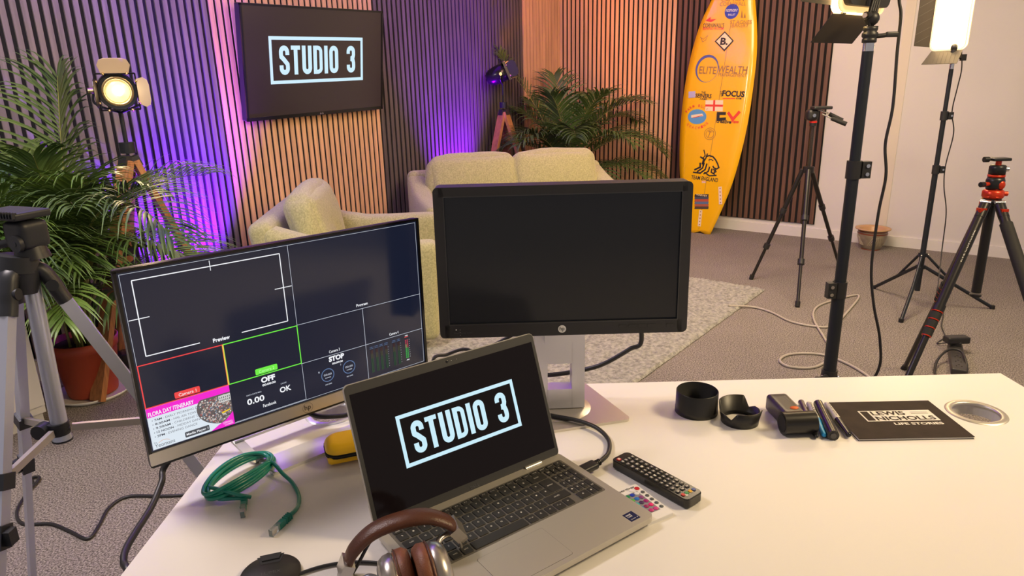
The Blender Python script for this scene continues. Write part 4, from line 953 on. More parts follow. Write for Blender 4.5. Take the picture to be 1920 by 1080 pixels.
# ---------------- travel tripod with red fittings ------------------------
def travel_tripod():
    P = (1.68, 2.3); c = Vector((1.655, 2.318, 0)); z = lambda v: VZ(1863, v, P).z; root = thing('tripod', 'black travel tripod with red ball head and fittings at the right', 'tripod', c)
    BK = mat('carbon_black', (.018, .017, .018), .32, .2)
    ap = c+Vector((0, 0, z(376))); up = lambda zz: c+Vector((0, 0, zz))
    g = mk(BK); g.cyl(up(z(376)), VZ(1830, 548, P), .0155, n=20); e = VZ(1829, 551, P); g.cyl(e, e-Vector((0, 0, .008)), .0185, n=20); g.build('centre_column', root, True)
    g = mk(BLKM); g.cyl(up(z(381)), up(z(372)), .030, n=6); 
    feet = [F(1582, 975), F(1695, 692), F(2155, 1235)]
    for f in feet:
        h = (f-c); h.z = 0; h.normalize(); g.bar(ap+Vector((0, 0, -.005)), ap+h*.048+Vector((0, 0, -.006)), .020, .012); g.mat(CHR); sd = Vector((0, 0, 1)).cross(h); g.cyl(ap+h*.046-sd*.016, ap+h*.046+sd*.016, .007); g.mat(BLKM)
    g.build('spider', root, True)
    for i, f in enumerate(feet):
        h = (f-c); h.z = 0; h.normalize(); a = ap+h*.050+Vector((0, 0, -.008)); d = (f-a).normalized(); L = (f-a).length
        g = mk(BK); g.cyl(a, a+d*.05, .0165, n=14)
        l1 = L*(.42 if i == 1 else .335)
        if i == 2: g.mat(RUB); g.cyl(a+d*.075, a+d*.36, .0195, n=16); g.mat(BK); g.cyl(a+d*.05, a+d*.078, .0155)
        g.cyl(a+d*.05, a+d*l1, .0150, n=16); g.build('leg', root, True)
        g = mk(BK); g.cyl(a+d*(l1+.09), a+d*(L-.03), .0105, n=14); g.cyl(a+d*l1, a+d*(l1+.10), .0115); g.build('leg_extension', root, True)
        g = mk(BK)
        for k in range(4):
            q = a+d*(l1-.01+k*.030); g.mat(RUB if k else BK); g.cyl(q, q+d*.024, .0185-.001*k, n=14); g.mat(REDA); g.cyl(q+d*.024, q+d*.0275, .0180-.001*k, n=14)
        g.build('twist_locks', root, True, label='twist locks with red rings')
        g = mk(REDA); sd = Vector((0, 0, 1)).cross(h); g.box(a+d*.02+h*.010, (.022, .022, .014)); g.cyl(a+d*.02, a+d*.02+h*.024, .006); g.build('angle_release', root, True)
        mk(RUB).cyl(f+Vector((0, 0, .001)), f-d*.03, .016, .013).build('rubber_foot', root, True)
        if i == 0:
            X = basis(a+d*(l1*.48)+Vector((-.0, -.0158, .004)), d, (-.2, -.1, .97)); g = mk(WHT); g.text('K&F CONCEPT', 0, .002, .12, .0065, basis(a+d*(l1*.40)+(CAM-(a+d*.2)).normalized()*.0155, -d, (CAM-(a+d*.2)).cross(d)), 0); g.build('leg_lettering', root, True)
    g = mk(REDA); g.lathe([(0, z(372)), (.028, z(372)), (.033, z(368)), (.033, z(358)), (.026, z(355)), (0, z(355))], 12, Matrix.Translation(c)); g.cyl(up(z(363)), up(z(363))+Vector((.042, -.01, 0)), .008); g.build('column_lock', root, True)
    c2 = lambda v: Vector((VZ(1863+(356-v)*.06, v, P).x, c.y, z(v)))
    hM = Matrix.Translation(c); g = mk(BLKM); g.lathe([(0, z(355)), (.024, z(355)), (.0275, z(350)), (.0285, z(338)), (.024, z(331)), (0, z(331))], 24, hM); g.build('ball_housing', root, True)
    g = mk(REDA); q = up(z(345))+Vector((.006, -.026, 0)); g.sphere(q, .012, 12, sc=(1, .5, 1.2)); g.cyl(up(z(344)), up(z(344))+Vector((-.045, -.012, .0)), .0065); g.mat(BLKM); g.cyl(up(z(344))+Vector((-.045, -.012, 0)), up(z(344))+Vector((-.060, -.016, 0)), .009, n=10); g.build('ball_lock_knob', root, True)
    g = mk(REDA); g.lathe([(0, z(331)), (.026, z(331)), (.026, z(327)), (0, z(327))], 24, hM); g.build('red_ring', root, True)
    g = mk(BLKM); g.lathe([(0, z(327)), (.025, z(327)), (.0255, z(312)), (.022, z(309)), (0, z(309))], 24, hM); g.mat(CHR); g.cyl(up(z(317))+Vector((.02, 0, 0)), up(z(317))+Vector((.035, -.004, 0)), .008); g.build('pan_base', root, True)
    g = mk(REDA); g.cyl(up(z(309)), up(z(301)), .009); g.build('neck', root, True)
    g = mk(BLKM); g.rbox(up(z(298)), (.060, .040, .010), .003, n=2); g.cyl(up(z(298)), up(z(298))+Vector((-.042, 0, .0)), .004); g.cyl(up(z(298))+Vector((-.036, 0, 0)), up(z(298))+Vector((-.052, 0, 0)), .0095, n=10); g.build('quick_release_clamp', root, True)
travel_tripod()

# ---------------- palms --------------------------------------------------
LEAF = mat('palm_leaf', (.040, .095, .016), .36, col2=(.16, .25, .05), vscale=5, spec=.45); LEAF2 = mat('palm_leaf_dark', (.030, .065, .018), .45, col2=(.085, .14, .035), vscale=5, spec=.4)
STEM = mat('palm_stem', (.20, .21, .06), .5, var=.3, vscale=30); DRY = mat('dry_leaf', (.36, .27, .15), .7)
def inroom(q):
    for P0, n_, off in ((PLt, nL, .035), (CN, nR, .035)):
        d_ = (q-P0).dot(n_)-off
        if d_ < 0: q = q-n_*d_
    if q.z < .01: q.z = .01
    return q
def frond(root, base, az, elev, L, droop, ll, n, mt, rnd, start=.35, wd=.011):
    a = math.radians(az); h = Vector((math.cos(a), math.sin(a), 0)); up = Vector((0, 0, 1)); P = [Vector(base)]; e = math.radians(elev); N = 22
    for i in range(N):
        t = (i+1)/N; ee = e-math.radians(droop)*t**1.6; P.append(P[-1]+(h*math.cos(ee)+up*math.sin(ee))*(L/N))
    g = mk(STEM); g.tube(P, lambda t: .0052*(1-t)+.0012, 6, k=0); g.mat(mt); side = up.cross(h).normalized()
    for i in range(n):
        t = start+(1-start)*(i+.5)/n; f = t*N; k = min(N-1, int(f)); p = P[k].lerp(P[k+1], f-k); tg = (P[k+1]-P[k]).normalized(); nm = tg.cross(side).normalized()
        if nm.z < 0: nm = -nm
        prof = math.sin(PI*min(1, ((i+.5)/n)*.86+.14))**.6; l = ll*(.35+.75*prof)*rnd.uniform(.88, 1.1)
        for sg in (-1, 1):
            sp = math.radians(62-34*(i/n)+rnd.uniform(-7, 7)); d0 = (tg*math.cos(sp)+side*(sg*math.sin(sp))+nm*.38).normalized(); Q = [p]; d = d0.copy(); M_ = 5; dr = rnd.uniform(.20, .42)
            for m_ in range(M_): Q.append(Q[-1]+d*(l/M_)); d = (d+Vector((0, 0, -dr*(.4+m_*.28)))).normalized()
            vs = []; fs = []; wv = d0.cross(nm).normalized()
            for m_, q in enumerate(Q): w_ = wd*(.45, 1., 1., .8, .45, .05)[m_]/2; vs += [q-wv*w_, q+nm*(w_*.35), q+wv*w_]
            for m_ in range(M_): o = m_*3; fs += [(o, o+1, o+4, o+3), (o+1, o+2, o+5, o+4)]
            g.add(vs, fs, None, True)
    g.v = [inroom(v) for v in g.v]
    return g.build('frond', root, True)
def potted(label, base, pot, specs, seed, mt, ll, wd, potname, stems=26, nl=26):
    b = Vector(base); root = thing('potted_palm', label, 'plant', b); rnd = random.Random(seed); r0, r1, hh = pot
    g = mk(mat('terracotta_plastic', (.36, .055, .022), .5, var=.06, vscale=6)); g.lathe([(0, .012), (r0, .012), (r0+.002, .02), (r1-.004, hh-.05), (r1+.003, hh-.045), (r1+.007, hh), (r1-.003, hh), (r1-.006, hh-.03), (.0, hh-.03)], 40, Matrix.Translation(b)); g.build('pot', root, True)
    g = mk(mat('soil', (.04, .028, .02), .95, bump=.8, bscale=60)); g.lathe([(0, hh-.025), (r1-.008, hh-.028)], 24, Matrix.Translation(b)); g.build('soil', root, True)
    g = mk(mat('white_saucer', (.78, .77, .76), .45)); g.lathe([(0, .002), (r1+.012, .002), (r1+.028, .022), (r1+.024, .022), (r1+.008, .008), (0, .008)], 40, Matrix.Translation(b)); g.build('saucer', root, True)
    for i in range(stems):
        a = rnd.uniform(0, 2*PI); q = rnd.uniform(0, r1*.6); p = b+Vector((q*math.cos(a), q*math.sin(a), hh-.03)); sp = rnd.uniform(.0, .16); H_ = rnd.uniform(.35, .75)
        g = mk(STEM); g.tube([p, p+Vector((math.cos(a)*sp*.3, math.sin(a)*sp*.3, H_*.5)), p+Vector((math.cos(a)*sp, math.sin(a)*sp, H_))], lambda t: .007*(1-t*.6), 6, k=4); g.build('stem', root, True)
    for s_ in specs:
        az, el, L, dr, hz = s_; a = math.radians(az); p = b+Vector((math.cos(a)*.035, math.sin(a)*.035, hz))
        frond(root, p, az, el, L, dr, ll*rnd.uniform(.9, 1.1), nl, mt if rnd.random() < .75 else LEAF2, rnd, .30, wd)
    return root
# azimuth, start elevation, length, droop, start height
LS = [(-75, 72, .8, 80, .42), (-110, 70, .7, 85, .42), (-130, 74, .75, 75, .4), (-95, 82, .8, 60, .42), (-60, 84, .85, 55, .45), (160, 80, .8, 50, .42), (-40, 80, .8, 75, .5), (-20, 84, .98, 8, .50), (140, 74, .95, 60, .45),  (-18, 34, .85, 85, .62), (-80, 50, .8, 95, .45), (-70, 40, .6, 80, .62), (200, 68, .85, 85, .45), (-35, 62, 1.15, 100, .50), (-22, 48, .92, 95, .40), (-70, 66, .85, 95, .45), (-100, 60, .75, 90, .45), (150, 70, .85, 85, .45), (190, 62, .8, 100, .45), (230, 60, .8, 105, .42),
      (-10, 34, .70, 80, .60), (-60, 46, .52, 75, .62), (-32, 28, .52, 70, .50), (-120, 50, .6, 80, .6), (120, 76, .8, 75, .45), (30, 74, .90, 80, .45), (-50, 78, .9, 90, .45), (90, 70, .9, 80, .4), (-85, 74, .75, 90, .45),
      (210, 50, .8, 90, .4), (260, 50, .8, 95, .4), (-48, 44, .5, 80, .66), (170, 60, .85, 90, .4), (-15, 76, .85, 90, .5), (300, 55, .75, 100, .4)]
potted('tall bushy palm in a terracotta-red pot at the left, beside the lit spotlight', (-2.04, 3.04, 0), (.105, .140, .285), LS, 4, LEAF, .30, .0125, 'pot', 40, 38)
RS = [(170, 76, 1.45, 42, .45), (200, 60, .8, 90, .5), (150, 68, .85, 70, .6), (100, 80, 1.1, 45, .5), (30, 66, 1.05, 95, .55), (5, 56, 1.05, 105, .5), (-20, 60, 1.05, 110, .5), (-50, 66, .95, 100, .5), (-90, 70, .95, 95, .5), (-130, 66, .9, 95, .5), (60, 76, 1.1, 70, .5),
      (-5, 40, 1.0, 95, .4), (-35, 46, .95, 105, .4), (-70, 50, .8, 100, .4), (20, 74, 1.1, 75, .5), (-110, 80, 1.0, 60, .5), (-60, 80, 1.0, 70, .55), (220, 70, .85, 90, .5), (80, 60, .8, 90, .5), (130, 76, .95, 60, .5), (-25, 76, 1.05, 85, .55)]
potted('potted palm in the room corner behind the sofa', (.56, 6.52, 0), (.11, .15, .28), RS, 9, LEAF2, .30, .0175, 'pot', 12, 27)

# ---------------- wooden tripod spotlights -------------------------------
WOOD = mat('tripod_oak', (.40, .17, .06), .45, var=.22, vscale=4, stretch=(20, 20, 1.5))
def wood_lamp(label, ap, feet, head, hd, upv, sc=1., lit=True, flaps=((0, 62), (1, 20)), fs=1.):
    ap = Vector(ap); head = Vector(head); root = thing('tripod_spotlight', label, 'floor lamp', (ap.x, ap.y, 0))
    for f in feet:
        f = Vector(f); d = (f-ap).normalized(); s_ = d.cross(Vector((0, 0, 1))).normalized(); a = ap+d*.06
        g = mk(WOOD)
        for k in (-1, 1): g.bar(a+s_*(k*.016), f+s_*(k*.016)*.8+Vector((0, 0, .012)), .045, .027)
        g.build('leg', root, True)
        g = mk(BLK); mid = a.lerp(f, .42); g.bar(mid-d*.02, mid+d*.02, .060, .042); g.build('leg_bracket', root, True); g = mk(BLK); g.bar(a-d*.02, a+d*.03, .05, .045); g.build('leg_hinge', root, True)
    g = mk(BLKM); g.cyl(ap-Vector((0, 0, .02)), ap+Vector((0, 0, .03)), .035, n=16); g.cyl(ap, Vector((ap.x, ap.y, head.z-.10)), .009); g.build('centre_post', root, True)
    M = along(head, head+Vector(hd), upv); dirn = Vector(hd).normalized()
    g = mk(mat('lamp_black', (.02, .018, .022), .22, .6)); g.lathe([(0, -.13*sc), (.035*sc, -.125*sc), (.062*sc, -.09*sc), (.070*sc, -.04*sc), (.070*sc, .03*sc), (.060*sc, .035*sc)], 28, M); g.build('housing', root, True)
    g = mk(BLKM); 
    for k in (-1, 1):
        pv = M @ Vector((k*.082*sc, 0, -.02)); g.tube([M @ Vector((k*.082*sc, 0, -.02)), M @ Vector((k*.082*sc, .05*sc, -.02)) if False else (pv+Vector((0, 0, -.05*sc))), Vector((ap.x, ap.y, head.z-.10))], .006, 6); g.mat(mat('brass_knob', (.8, .6, .3), .25, .9)); g.cyl(pv, M @ Vector((k*.100*sc, 0, -.02)), .012*sc); g.mat(BLKM)
    g.build('yoke', root, True)
    g = mk(mat('lamp_black', (0, 0, 0))); w_ = .068*sc
    for k in range(4):
        X = M @ Matrix.Rotation(PI/2*k, 4, 'Z'); g.box((w_, 0, .04*sc), (.006, 2*w_, .02*sc), X)
    g.mat(mat('brass_knob', (0, 0, 0)))
    for k in range(4):
        X = M @ Matrix.Rotation(PI/2*k, 4, 'Z')
        for s_ in (-1, 1): g.sphere((w_*1.02, s_*w_*.6, .052*sc), .006*sc, 8, X)
    g.build('front_frame', root, True)
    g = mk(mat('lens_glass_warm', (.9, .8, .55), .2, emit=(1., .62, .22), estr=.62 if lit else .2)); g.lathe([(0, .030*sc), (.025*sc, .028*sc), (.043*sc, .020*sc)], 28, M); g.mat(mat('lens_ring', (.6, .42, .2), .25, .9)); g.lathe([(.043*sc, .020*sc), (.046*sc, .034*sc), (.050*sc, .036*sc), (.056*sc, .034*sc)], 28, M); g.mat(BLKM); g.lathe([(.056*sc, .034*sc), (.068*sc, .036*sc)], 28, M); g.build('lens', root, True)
    if lit:
        g = mk(mat('hot_bulb', (1, 1, 1), .3, emit=(1., .80, .42), estr=14)); g.sphere(M @ Vector((.004, 0, .034*sc)), .016*sc, 14, sc=(1, 1, 1)); g.build('bulb', root, True)
    for k, an in flaps:
        X = M @ Matrix.Rotation(PI/2*k, 4, 'Z') @ Matrix.Translation((w_, 0, .048*sc)) @ Matrix.Rotation(math.radians(-an), 4, 'Y')
        g = mk(mat('lamp_flap_lit', (.62, .47, .31), .5) if lit and k in (0, 1) else mat('lamp_flap_dark', (.025, .02, .03), .35, .4)); k_ = sc*fs; o = [(0, -.055*k_), (.045*k_, -.066*k_), (.072*k_, -.055*k_), (.080*k_, -.035*k_), (.080*k_, .035*k_), (.072*k_, .055*k_), (.045*k_, .066*k_), (0, .055*k_)]  # lamplight is put into the cream colour of the lit lamp's flaps
        g.prism(o, -.001, .001, X); g.build('barn_door', root, True)
    return root
wood_lamp('wooden tripod lamp at left, its spotlight switched on beside the palm', (-1.815, 3.32, 1.135), (F(184, 756), F(455, 652), Vector((-2.12, 3.45, 0))), VZ(220, 170, (-1.80, 3.32)), (.50, -.86, -.10), (0, 0, 1), 1.18, True, ((1, 30), (0, 55), (2, 80)), .85)
wood_lamp('wooden tripod lamp behind the sofa, its black spotlight turned to the corner', (-.035, 6.30, 1.19), ((-.30, 6.05, 0), (.33, 6.10, 0), (.02, 6.70, 0)), VZ(940, 137, (-.05, 6.3)), (.86, .10, .36), (0, 0, 1), 1.12, False, ((0, 80), (1, 80), (2, 84), (3, 84)), .95)

# ---------------- patterned pot on the floor -----------------------------
def pot():
    b = F(1632, 463)+Vector((-.03, -.06, 0)); root = thing('plant_pot', 'small glazed earthenware pot standing empty by the white wall', 'pot', b); s_ = 1.08
    g = mk(mat('glaze_grey', (.20, .17, .12), .35, col2=(.33, .28, .20), vscale=12)); g.lathe([(0, .004), (.065*s_, .004), (.072*s_, .02), (.098*s_, .09), (.104*s_, .13), (.100*s_, .160)], 36, Matrix.Translation(b)); g.build('body', root, True)
    g = mk(mat('glaze_brown', (.20, .055, .025), .3)); g.lathe([(.0, .0), (.068*s_, .0), (.068*s_, .004), (.066*s_, .006)], 36, Matrix.Translation(b)); g.build('foot_ring', root, True)
    g = mk(mat('glaze_brown', (0, 0, 0))); g.lathe([(.103*s_, .128), (.1055*s_, .134), (.1035*s_, .142)], 36, Matrix.Translation(b)); g.lathe([(.101*s_, .148), (.103*s_, .153), (.101*s_, .158)], 36, Matrix.Translation(b)); g.build('glaze_band', root, True)
    g = mk(mat('glaze_rim', (.50, .30, .15), .35)); g.lathe([(.098*s_, .160), (.122*s_, .168), (.124*s_, .176), (.108*s_, .177), (.092*s_, .165), (.085*s_, .10), (.0, .02)], 36, Matrix.Translation(b)); g.build('rim', root, True)
    g = mk(mat('glaze_line', (.50, .44, .32), .4))
    for k in range(8):
        a0 = 2*PI*k/8
        for j in range(4):
            aa = a0+j*.13; pts = []
            for t in range(5):
                zz = .04+.018*t+.0; th = aa+t*.09*(1 if k % 2 else -1); r = (.078+(zz-.03)*.29+.0015)*s_; pts.append(b+Vector((r*math.cos(th), r*math.sin(th), zz)))
            g.tube(pts, .0022, 5, k=0)
    g.build('incised_pattern', root, True)
pot()

# ---------------- white cabinet at the far left --------------------------
def cabinet():
    a, b_ = F(13, 823), F(93, 793); d = (b_-a); d.z = 0; Ld = d.length; d.normalize(); n = Vector((d.y, -d.x, 0)); H = .56
    root = thing('cabinet', 'white low cabinet behind the silver tripod at the left edge', 'cabinet', a)
    X = basis(b_, -d, n*-1)            # x runs to the left, y away from the room
    if (X.to_3x3() @ Vector((0, 0, 1))).z < 0: X = basis(b_, -d, n)
    Y = 1 if (X.to_3x3() @ Vector((0, 1, 0))).y > 0 else -1
    g = mk(mat('cabinet_white', (.74, .73, .72), .45)); g.box((.30, Y*.155, .055+(H-.055)/2), (.60, .30, H-.055), X); g.build('body', root, True)
    g = mk(mat('cabinet_white', (0, 0, 0))); g.box((.30, -Y*.004+Y*.0, .33), (.592, .016, H-.09), X); g.build('door', root, True)
    g = mk(mat('plinth', (.62, .61, .60), .5)); g.box((.30, Y*.155, .0275), (.58, .27, .055), X); g.build('plinth', root, True)
cabinet()
# ================= things on the desk ====================================
TB = .74
# ---------------- headphones ---------------------------------------------
def headphones():
    A = PY(650, 1062, .795); B = PY(852, 990, .835); root = thing('headphones', 'brown leather over-ear headphones resting against the laptop keyboard', 'headphones', ((A.x+B.x)/2, (A.y+B.y)/2, TB))
    LTH = mat('brown_leather', (.085, .028, .013), .36, bump=.12, bscale=500, var=.10, vscale=40); LTI = mat('brown_leather_inner', (.20, .070, .032), .42, bump=.15, bscale=600, var=.08, vscale=60); SV = mat('brushed_nickel', (.55, .52, .48), .28, .9)
    px = [(650, 1060, .795), (664, 1030, .800), (700, 996, .810), (752, 975, .820), (800, 968, .828), (838, 978, .832), (853, 990, .835)]
    pts = [PY(*q) for q in px]; c_ = catmull(pts, 7)
    ctr = (A+B)/2+Vector((0, .02, -.03)); g = mk(LTH); vs = []; fs = []; N = len(c_); K = 14
    dpt = Vector((-.30, .95, 0)).normalized()      # width of the strap runs back to front
    for i, p in enumerate(c_):
        t = (c_[min(i+1, N-1)]-c_[max(i-1, 0)]).normalized(); wv = (dpt-t*dpt.dot(t)).normalized(); nv = t.cross(wv)
        f = math.sin(PI*i/(N-1))**.35; hw, ht = .0175*(.75+.25*f), .0085*(.55+.45*f)
        for j in range(K):
            a = 2*PI*j/K; vs.append(p+wv*(hw*math.cos(a))+nv*(ht*math.sin(a)))
    for i in range(N-1):
        for j in range(K): fs.append((i*K+j, i*K+(j+1) % K, (i+1)*K+(j+1) % K, (i+1)*K+j))
    g.add(vs, fs, None, True); g.add(vs[:K], [tuple(range(K))[::-1]]); g.add(vs[-K:], [tuple(range(K))]); g.build('headband', root, True)
    for e, nx in ((c_[0], c_[2]), (c_[-1], c_[-3])):
        d = (e-nx).normalized(); g = mk(SV); g.bar(e-d*.008, e+d*.013, .016, .033, dpt); g.bar(e+d*.013, e+d*.022, .010, .020, dpt); g.mat(CHR); g.sphere(e+d*.009+Vector((.004, -.012, .006)), .0022, 8); g.build('headband_end', root, True)
    # two round cups, pads facing each other, resting on the desk edge of the laptop
    ax = Vector((.80, .28, .06)).normalized()
    for ctr_, s_, lab in ((T(724, 1106, .787), 1, 'left'), (T(836, 1074, .805), -1, 'right')):
        X = along(ctr_, ctr_+ax*s_, (0, 0, 1))
        g = mk(SV); g.lathe([(0, -.006), (.028, -.006), (.036, -.003), (.041, .004), (.0425, .012), (.040, .016)], 36, X); g.mat(mat('cup_steel', (.16, .17, .20), .3, .7)); g.lathe([(.0, -.0068), (.022, -.0068), (.027, -.0062)], 30, X); cup = g.build('ear_cup', root, True, label='nickel ear cup')
        g = mk(LTI); g.lathe([(.040, .015), (.044, .020), (.0445, .029), (.040, .0355), (.033, .037), (.027, .034), (.025, .024), (.025, .016)], 36, X); g.mat(FELT); g.lathe([(.025, .018), (0, .018)], 24, X); g.mat(LTH); g.lathe([(.0430, .0168), (.0452, .0172), (.0452, .0186), (.0442, .0192)], 36, X); g.build('ear_pad', root, True)
    # yokes
    Y1 = [PY(*q) for q in ((858, 1000, .834), (866, 1030, .832), (868, 1058, .825), (862, 1085, .812))]; g = mk(SV); g.tube(Y1, .0045, 8, k=5, flat=.55)
    Y2 = [PY(*q) for q in ((856, 1003, .834), (838, 1002, .826), (824, 1012, .815), (820, 1026, .806))]; g.tube(Y2, .0048, 8, k=5); g.sphere(Y2[-1], .006, 10); g.build('yoke', root, True)
    Y3 = [PY(*q) for q in ((650, 1070, .795), (660, 1082, .790), (690, 1092, .782), (712, 1100, .775))]; g = mk(SV); g.tube(Y3, .0045, 8, k=5); g.mat(mat('slate_cap', (.15, .16, .22), .4, .4)); q = PY(694, 1090, .775); g.sphere(q, .014, 14, sc=(1, .6, .8)); g.build('yoke', root, True)
    g = mk(BLK)
    g.tube([PY(703, 1003, .815), PY(690, 1022, .812), PY(670, 1060, .802), PY(655, 1085, .80)], .0026, 8); g.build('yoke_cable', root, True)
    g = mk(BLK); g.tube([T(470, 1105, .7435), T(548, 1080, .7435), T(600, 1063, .7435), T(645, 1055, .7435), T(690, 1054, .7435), T(728, 1060, .7435), T(760, 1080, .7435)], .0024, 8); g.build('audio_cable', root, True)
headphones()

# ---------------- lens cap -----------------------------------------------
def lens_cap():
    c = T(508, 1082); root = thing('lens_cap', 'round black camera lens cap lying at the front of the desk', 'lens cap', c, .30); CP = mat('cap_plastic', (.020, .018, .017), .38, bump=.05, bscale=1500)
    R = .0415; g = mk(CP); g.lathe([(0, 0), (R-.002, 0), (R, .0015), (R, .0062), (R-.0015, .0078), (0, .0078)], 56); g.build('disc', root)
    for s_ in (-1, 1):
        g = mk(mat('cap_recess', (.006, .006, .006), .6)); y0 = .0205; 
        g.flat([(-.013, s_*y0), (.013, s_*y0), (.019, s_*(R-.0035)), (-.019, s_*(R-.0035))][::(1 if s_ > 0 else -1)], .0080)
        g.mat(mat('cap_pinch', (.04, .04, .045), .25)); g.prism([(-.0118, s_*.0265), (.0118, s_*.0265), (.0150, s_*(R-.0025)), (-.0150, s_*(R-.0025))][::(1 if s_ > 0 else -1)], .006, .0098); g.build('pinch_tab', root)
    g = mk(mat('lumix_ink', (.09, .09, .09), .3)); g.text('LUMIX', .001, 0, .026, .0062, None, .00795, -.012); g.build('lettering', root)
lens_cap()

# ---------------- green network cable ------------------------------------
def network_cable():
    c0 = T(500, 905); root = thing('network_cable', 'coiled green network cable with clear plugs on the desk', 'cable', (c0.x, c0.y, TB)); GR = mat('green_pvc', (.006, .22, .165), .32, coat=.2)
    rnd = random.Random(12); pts = []
    pts += [T(453, 952, TB+.006), T(458, 935, TB+.008)]
    cx0, cy0 = 449, 908
    # loops traced as an ellipse lying on the desk, jittered from turn to turn
    C_ = T(450, 908); e1 = (T(510, 880)-T(388, 930)); e1.z = 0; e1 *= .5; e2 = (T(470, 868)-T(430, 940)); e2.z = 0; e2 *= .46
    C_ = (T(510, 880)+T(388, 930))*.5
    turns = 4.35; n = int(turns*14); a0 = -1.9
    for i in range(n):
        a = a0+2*PI*i/14; k = 1+.03*math.sin(i*.37+1)-.022*(i/14); off = Vector((.003*math.sin(i*.21), .003*math.cos(i*.17), 0))
        z = TB+.0098+.0048*(i/14)*(.72+.28*math.sin(i*.9)); p = C_+e1*(k*math.cos(a))+e2*(k*math.sin(a))+off; pts.append(Vector((p.x, p.y, z)))
    tail = [T(508, 866, TB+.018), T(530, 888, TB+.012), T(548, 905, TB+.005), T(560, 928, TB+.0035), T(558, 950, TB+.0035), T(541, 969, TB+.0045)]
    g = mk(GR); g.tube(pts+tail, .0034, 8, k=4); g.build('cable_jacket', root, True)
    # cross-over wrap at the left
    g = mk(GR); g.tube([T(384, 912, TB+.008), T(395, 914, TB+.018), T(420, 920, TB+.02), T(448, 928, TB+.016), T(470, 932, TB+.006)], .0034, 8); g.build('cable_wrap', root, True)
    CL = mat('clear_plug', (.92, .94, .95), .08, trans=.85, ior=1.45); GC = mat('gold_contacts', (.7, .6, .4), .35, .8)
    for a, b_ in ((T(541, 969, TB+.006), T(505, 1003, TB+.006)), (T(458, 936, TB+.007), T(455, 966, TB+.006))):
        d = (b_-a).normalized(); L = .040; X = along(a, a+d, (0, 0, 1)); g = mk(GR); s_ = 1.0
        g.bar(a-d*.004, a+d*.013, .0075, .0085)
        for k in range(4): g.bar(a-d*.004+d*(.004*k), a-d*.002+d*(.004*k), .0092, .0105)
        g.bar(a+d*.013, a+d*.026, .0082, .0105); g.build('strain_relief', root, True)
        g = mk(CL); g.bar(a+d*.022, a+d*.044, .0075, .0112); g.mat(GC)
        for k in range(5): g.bar(a+d*.034+X.to_3x3() @ Vector((.0030, (k-2)*.0016, 0)), a+d*.0435+X.to_3x3() @ Vector((.0030, (k-2)*.0016, 0)), .0007, .0008)
        g.build('plug', root, True)
network_cable()

# ---------------- yellow zip case ----------------------------------------
def zip_case():
    c = T(668, 862)+Vector((.0, .02, .0058)); rz = math.radians(20); root = thing('zip_case', 'small yellow hard case with black zip, partly behind the laptop', 'case', c, rz)
    YL = mat('yellow_eva', (.95, .56, .006), .45, bump=.03, bscale=300)
    g = mk(YL); g.rbox((0, 0, .0075), (.115, .070, .015), .0072, n=5); g.prism(rrect(.115, .070, .024), .006, .010); b = g.build('lower_shell', root)
    # rounded plan-shape shells
    def shell(z0, z1, inset, flip):
        g = mk(YL); n = len(rrect(1, 1, .1)); vs = []; fs = []; L = 6; o = None
        for k in range(L+1):
            t = k/L; ins = inset*(1-math.cos(PI/2*t)); z = z0+(z1-z0)*math.sin(PI/2*t); r = rrect(.118-2*ins, .073-2*ins, max(.008, .024-ins*.5), n=6); vs += [(x, y, z) for x, y in r]
        m_ = len(rrect(.118, .073, .024, n=6))
        for k in range(L):
            for i in range(m_):
                j = (i+1) % m_; q = (k*m_+i, k*m_+j, (k+1)*m_+j, (k+1)*m_+i); fs.append(q if not flip else q[::-1])
        top = tuple(range(L*m_, (L+1)*m_)); fs.append(top if not flip else top[::-1]); g.add(vs, fs, None, True); return g
    root_l = b; 
    shell(.0195, .0345, .016, False).build('upper_shell', root)
    g = mk(FELT); g.prism(rrect(.1195, .0745, .0245, n=6), .0125, .0200); g.mat(BLK); g.prism(rrect(.1205, .0755, .025, n=6), .0155, .0170); z_ = g.build('zip_band', root)
    g = mk(mat('zip_seam', (.03, .03, .03), .4)); g.box((.030, -.0385, .0160), (.014, .003, .004)); g.build('zip_pull', z_)
zip_case()

